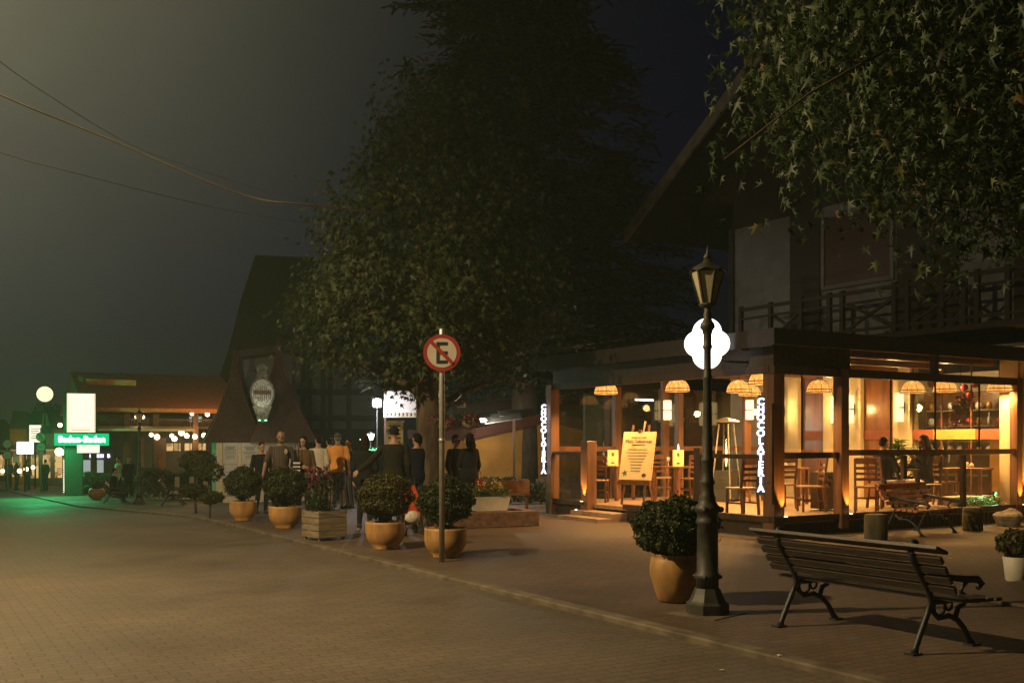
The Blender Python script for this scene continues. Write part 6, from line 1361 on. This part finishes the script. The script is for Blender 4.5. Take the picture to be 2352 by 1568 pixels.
for u0, u1 in ((405, 438), (448, 472), (480, 498), (428, 436)):
    w_ = MB().box(xf(u0), xf(u1), 2.52, 2.56, zf(1036), zf(1018)).build('lit_window', 'litwin', t); MB().box(xf((u0+u1)/2)-0.02, xf((u0+u1)/2)+0.02, 2.5, 2.519, zf(1036), zf(1018)).build('sash', 'beam', w_)
for u0, u1 in ((459, 473), (480, 488)): MB().box(xf(u0), xf(u1), 2.5, 2.56, zf(965), zf(952)).build('lit_window', 'litwin2', t)
for u0, u1 in ((385, 402), (340, 352)): MB().box(xf(u0), xf(u1), 2.4, 2.56, 0.2, zf(1005)).build('door', 'redwood', t)
fm = Matrix.Translation(t.location) @ Euler((0, 0, t.rotation_euler.z)).to_matrix().to_4x4()
def fw(u, yy, v): q = fm @ Vector((xf(u), yy, zf(v))); return (q.x, q.y, q.z)
bl = None
for i, (u, v, r, m_) in enumerate(((353, 998, .10, 'bulb'), (366, 1003, .13, 'bulb'), (399, 1000, .10, 'bulb'), (405, 1007, .13, 'bulb'), (421, 993, .14, 'bulb'), (433, 1000, .12, 'bulb'), (452, 1002, .12, 'bulb'), (473, 999, .12, 'bulb'), (482, 1004, .13, 'bulb'), (508, 1000, .11, 'bulb'), (321, 957, .09, 'bulb'), (329, 957, .09, 'bulb'), (335, 957, .08, 'bulb'), (445, 948, .09, 'bulb'), (481, 949, .11, 'bulb'), (526, 955, .08, 'bulbo'))):
    o = thing('globe_lamp', '', 'lamp', fw(u, 0.6, v), 0, 'round warm lamps under the tiled restaurant eaves')
    o['label'] = f"{'orange' if m_ == 'bulbo' else 'warm'} globe {'under the tiled eave' if v < 960 else 'in the restaurant porch'}, " + ('leftmost in the row', 'second from the left in the row', 'left one of the tight pair', 'lower one of the tight pair', 'highest and biggest of the row', 'just right of the highest one', 'by the dark post', 'upper one of the right pair', 'lower one of the right pair', 'rightmost in the row', 'left of the three together', 'middle of the three together', 'right of the three together', 'left of the two single ones', 'right of the two single ones', 'small one by the pale windows')[i]
    MB().ball((0, 0, 0), (r, r, r), 12).build('globe', m_, o); MB().tube([(0, 0, r), (0, 0, r+0.25)], 0.012, 5).build('cord', 'black', o)
lamp('porch_light', 'POINT', fw(440, 0.2, 1000), 90, (1.0, 0.55, 0.22), 0.2); lamp('roof_glow', 'POINT', fw(460, -3.0, 935), ROOFGLOW, (1.0, 0.45, 0.15), 0.2)  # roof_glow is an added light without a fixture, brightening the orange roof
hedge('dark hedge before the far tiled restaurant', 318, 500, 41.0, 1.15, 0.6, 5)
hedge('dark low hedge behind the farthest bench', 225, 315, 43.5, 0.9, 0.6, 6)
b = MB(); x, y = at(430, 40); t = thing('low_fence', 'low pale fence posts along the hedge behind the empty far bench', 'fence', (x, y, gr(x, y)), facing(x, y)); s_ = 40/F
for u in (408, 440, 470, 500): MB().box((u-430)*s_-0.09, (u-430)*s_+0.09, -0.05, 0.05, 0, 0.9, 0, 0.01).build('fence_post', 'cream', t)
MB().box(-0.5, 1.3, -0.02, 0.02, 0.5, 0.6).build('rail', 'beam', t)

# ------------------------------------------------------------------ lit signs at the far left
def at3(u, v, d): x, y = at(u, d); return (x, y, hz(v, d)), facing(x, y), d/F
def sign_box(name, label, u0, u1, v0, v1, d, face, thick=0.12, pole=True, rows=0, group=None, r=0):
    (p, a, s) = at3((u0+u1)/2, (v0+v1)/2, d); t = thing(name, label, 'sign', p, a, group); hw, hh = (u1-u0)/2*s, (v1-v0)/2*s
    MB().box(-hw, hw, -thick/2, thick/2, -hh, hh, 0, r).build('case', 'dark', t); MB().box(-hw*.95, hw*.95, -thick/2-0.012, -thick/2-0.002, -hh*.96, hh*.96).build('sign_face', face, t)
    if rows:
        b = MB()
        for k in range(rows): b.box(-hw*.7, hw*(.7-.1*(k % 3)), -thick/2-0.018, -thick/2-0.0125, hh*(.55-1.3*k/rows)-0.02, hh*(.55-1.3*k/rows)+0.02)
        b.build('print', 'crate', t)
    if pole: b = MB(); b.tube([(0, thick/2+0.05, gr(p[0], p[1])-p[2]), (0, thick/2+0.05, hh*.8)], 0.05, 8); b.build('pole', 'green_paint', t)
    return t
bb = sign_box('billboard', 'tall bright cream billboard above the green neon letters', 155, 218, 902, 994, 46.5, 'lightboxw', 0.25, False)
b = MB(); b.box(-0.42, 0.38, -0.146, -0.1375, -0.80, -0.76); b.box(-0.48, 0.44, -0.146, -0.1375, -0.70, -0.68); b.box(-0.56, -0.535, -0.146, -0.1375, -0.85, 0.85); b.box(0.535, 0.56, -0.146, -0.1375, -0.85, 0.85); b.box(-0.53, 0.53, -0.146, -0.1375, -0.30, -0.29); b.build('print', glow('faded_print', (1.0, 0.72, 0.38), 0.65), bb)
(p, a, s) = at3(185, 1075, 46.9)
t = thing('sign_pillar', 'dark green pillar carrying the billboard and the green neon', 'pillar', (p[0], p[1], gr(p[0], p[1])), a); zt = hz(900, 46.9)-gr(p[0], p[1])
MB().box(-0.66, 0.1, 0.0, 0.5, 0, hz(1022, 46.9)-gr(p[0], p[1]), 0, 0.02).build('pillar', 'green_paint', t); MB().tube([(-0.62, 0.2, 0), (-0.62, 0.2, zt)], 0.06, 8).build('pole', 'dark', t); MB().tube([(0.6, 0.2, 1.8), (0.6, 0.2, zt-0.2)], 0.04, 8).build('pole', 'dark', t)
(p, a, s) = at3(188, 1009, 46.2); t = thing('neon_sign', 'glaring green neon lettering below the cream billboard', 'neon sign', p, a)
b = MB(); b.text('Baden-Baden', 0.37, (0, -0.05, 0), 0, 0, 0.03, bold=0.008); b.build('lettering', 'neon', t); MB().box(-58*s, 58*s, 0.0, 0.05, -14*s, 14*s).build('backing_board', 'neonhalo', t)
lamp('neon_light', 'POINT', (p[0]-1.8, p[1]-1.2, p[2]), NEON_P, (0.05, 1.0, 0.30), 0.25)
sign_box('lightbox_sign', 'pale yellow oblong light box under the green neon', 178, 228, 1021, 1040, 46.3, 'lightboxw', 0.15, False, r=0.04)
sign_box('lightbox_sign', 'cream printed light box on a post, above the white street sign', 68, 94, 975, 1016, 60, 'lightboxw', 0.2, True, 5)
sign_box('lightbox_sign', 'white oblong light box at the far left', 40, 76, 1014, 1042, 55, 'lightbox', 0.2, True)
(p, a, s) = at3(103, 905, 60); t = thing('round_sign', 'round glowing yellow sign high on a shop front at the far left', 'sign', p, a)
b = MB(); b.prism([(17.5*s*math.cos(2*PI*k/32), 17.5*s*math.sin(2*PI*k/32)) for k in range(32)], -0.12, -0.10, 'y'); b.build('sign_face', glow('yellow_disc', (1.0, 0.93, 0.52), 1.4), t); b = MB(); b.prism([(18.5*s*math.cos(2*PI*k/32), 18.5*s*math.sin(2*PI*k/32)) for k in range(32)], -0.099, 0.1, 'y'); b.build('case', 'dark', t); MB().tube([(0, 0.15, -3.5), (0, 0.15, 0)], 0.05, 8).build('pole', 'dark', t)
(p, a, s) = at3(94, 1026, 53); t = thing('speed_limit_sign', 'round green tinted 40 speed limit sign under a no parking disc', 'sign', (p[0], p[1], gr(p[0], p[1])), a); z4 = p[2]-gr(p[0], p[1])
np_face(t, z4, 0.235, '40'); MB().lathe([(0.04, 0), (0.04, z4+1.0)], 10).build('pole', 'steel', t)
o = thing('no_parking_sign', 'round no parking disc above the 40 speed limit sign', 'sign', (p[0], p[1], gr(p[0], p[1])), a); np_face(o, z4+0.52, 0.24)
for i, v in enumerate((1019, 1045)):
    (p, a, s) = at3(17, v, 58); t = thing('traffic_sign', ('upper red rimmed round sign at the left edge', 'lower red rimmed round sign at the left edge')[i], 'sign', (p[0], p[1], gr(p[0], p[1])), a, 'red rimmed round signs at the left edge'); np_face(t, p[2]-gr(p[0], p[1]), 0.27, '-')
    if i == 0: MB().lathe([(0.04, 0), (0.04, p[2]-gr(p[0], p[1])+0.3)], 8).build('pole', 'steel', t)
sign_box('street_sign', 'grey white square no parking sign right of the red rimmed signs', 30, 44, 1038, 1062, 57, 'signwhite', 0.04, True)
(p, a, s) = at3(148, 1095, 50); t = thing('light_pole', 'pole wound with a white light rope, left of the green pillar', 'pole', (p[0], p[1], gr(p[0], p[1])), a); b = MB()
b.tube([(0.05*math.cos(k*.8), 0.05*math.sin(k*.8), 0.02+k*0.013) for k in range(130)], 0.016, 5); b.build('light_rope', 'poleled', t); MB().lathe([(0.04, 0), (0.04, 4.4)], 10).build('pole', 'steel', t)
# violet lettered shop
x, y = at(240, 49.5); g_ = gr(x, y); s_ = 49.5/F; t = thing('small_shop', 'small shop with violet white lettering and a bright window', 'shop', (x, y, g_), facing(x, y)); zz5 = lambda v: hz(v, 49.5)-g_
MB().box(-52*s_, 20*s_, 0.3, 1.2, 0, zz5(1036)).build('wall', 'dark', t); MB().box(-45*s_, -2*s_, 0.25, 0.299, zz5(1085), zz5(1056)).build('shop_window', 'litwin2', t); b = MB(); b.text('IIIIIIIIII  B', 0.26, (-10*s_, 0.2, zz5(1047)), 0, 0, 0.02); b.build('lettering', 'ledpurple', t); MB().box(-52*s_, -46*s_, 0.26, 0.299, zz5(1075), zz5(1050)).build('poster', 'litwin2', t)
# far shops closing the street on the left
for i, (u0, u1, vt, d, m_, lb) in enumerate(((-160, 30, 1000, 75, 'dark', 'distant dark shop row at the far left end of the street'), (25, 70, 985, 70, 'yellow', 'distant ochre shop front behind the white light box'), (66, 152, 985, 66, 'redwood', 'distant brown shop front behind the speed limit sign'))):
    x, y = at((u0+u1)/2, d); g_ = gr(x, y); s_ = d/F; t = thing('shop_house', lb, 'shop', (x, y, g_), facing(x, y)); hw = (u1-u0)/2*s_; ht = hz(vt, d)-g_
    MB().box(-hw, hw, 0, 5, 0, ht).build('wall', m_, t); MB().prism([(-hw*1.05, ht), (hw*1.05, ht), (hw*.7, ht+1.2), (-hw*.7, ht+1.2)], -0.5, 5.5, 'y').build('roof', 'shingle', t)
    for k in range(3): w_ = MB().box(-hw*.8+k*hw*.58, -hw*.8+k*hw*.58+hw*.36, -0.05, -0.001, 0.5, 2.0).build('shop_window', 'litwin', t)
    MB().box(-hw*.95, hw*.95, -0.9, -0.06, 2.25, 2.35).build('awning', 'signwhite', t)
    lamp('shop_glow', 'POINT', (x*0.985, y*0.985-0.8, g_+2.0), 40, (1, 0.6, 0.3), 0.2)
(p, a, s) = at3(92, 955, 63); t = thing('shop_gable', 'dim shop gable with a pale panel under the round yellow sign', 'gable', (p[0], p[1], p[2]), a); MB().prism([(-26*s, -40*s), (26*s, -40*s), (10*s, 28*s), (-8*s, 28*s)], 0, 3, 'y').build('roof', 'shingle', t); MB().prism([(2*s, -22*s), (20*s, -22*s), (14*s, 8*s), (6*s, 8*s)], -0.1, -0.01, 'y').build('panel', 'cream', t); MB().box(-8*s, 8*s, -0.1, -0.01, 12*s, 26*s).build('panel', 'white', t)
lab = ['upper left', 'upper right', 'lowest left', 'lowest middle', 'lowest right', 'left of the twin yellow', 'right of the twin yellow', 'left end of the far string', 'middle of the far string', 'right end of the far string', 'left edge']
for i, (u, v, r) in enumerate(((138, 976, .12), (155, 976, .12), (134, 1003, .05), (146, 1002, .06), (151, 1000, .06), (136, 1037, .22), (151, 1039, .18), (45, 1081, .12), (60, 1077, .12), (76, 1073, .10), (6, 1081, .10))):
    (p, a, s) = at3(u, v, 57 if i < 5 else 56); t = thing('globe_lamp', f'small bright street bulb at the far left, {lab[i]}', 'lamp', p, 0, 'bright bulbs at the far left'); MB().ball((0, 0, 0), (r, r, r), 10).build('globe', 'bulb', t); MB().tube([(0, 0, r), (0, 0, r+0.3)], 0.012, 5).build('cord', 'black', t)
for i, (u, d, H_, w_) in enumerate(((330, 95, 9.0, 9), (480, 88, 8.0, 9), (170, 110, 7, 12))):
    x, y = at(u, d); t = thing('tree', ('dark round tree on the skyline behind the tiled roof', 'dark round tree on the skyline left of the kiosk', 'dark low tree on the skyline above the billboard')[i], 'tree', (x, y, gr(x, y)), 0, 'dark trees on the skyline'); MB().tube([(0, 0, 0), (0, 0, H_*.7)], [0.3, 0.1], 8).build('trunk', 'bark', t)
    g = np.random.default_rng(80+i); n = 4200; v = g.normal(size=(n, 3)); v /= np.linalg.norm(v, axis=1, keepdims=True); p = v*np.array([w_*.62, w_*.45, H_*.36])*(g.uniform(.4, 1, n)**.4)[:, None]*(1+.2*np.sin(4*v[:, :1]+3*v[:, 2:]))+np.array([0, 0, H_*.62]); scatter('crown', p, v+rnd(n, .6), rnd(n), g.uniform(.3, .6, n), oval_leaf(.7), 'conifer', t)
# fallen leaves
for i, (u, v) in enumerate(((2363, 1370), (2050, 1290), (1790, 1505), (1000, 1243), (2180, 1282), (1660, 1540))):
    if u > 2352: continue
    x, y = gp(u, v); V, Fc = star_leaf(); b = MB(); b.add([(q[0]*.06, q[1]*.06, q[2]*.03+0.012) for q in V]+[(q[0]*.06, q[1]*.06, q[2]*.03+0.010) for q in V], Fc+[tuple(k+13 for k in reversed(f)) for f in Fc]); o = b.build('fallen_leaf', 'paper', None, (x, y, gr(x, y)), i*1.1)
    tag(o, ('', 'pale fallen leaf on the paving between the near bench and the front bench', 'pale fallen leaf in front of the near bench', 'pale fallen leaf near the crate planter', 'pale fallen leaf behind the right half of the near bench', 'pale fallen leaf on the road before the near lamp post')[i], 'leaf', 'fallen leaves')
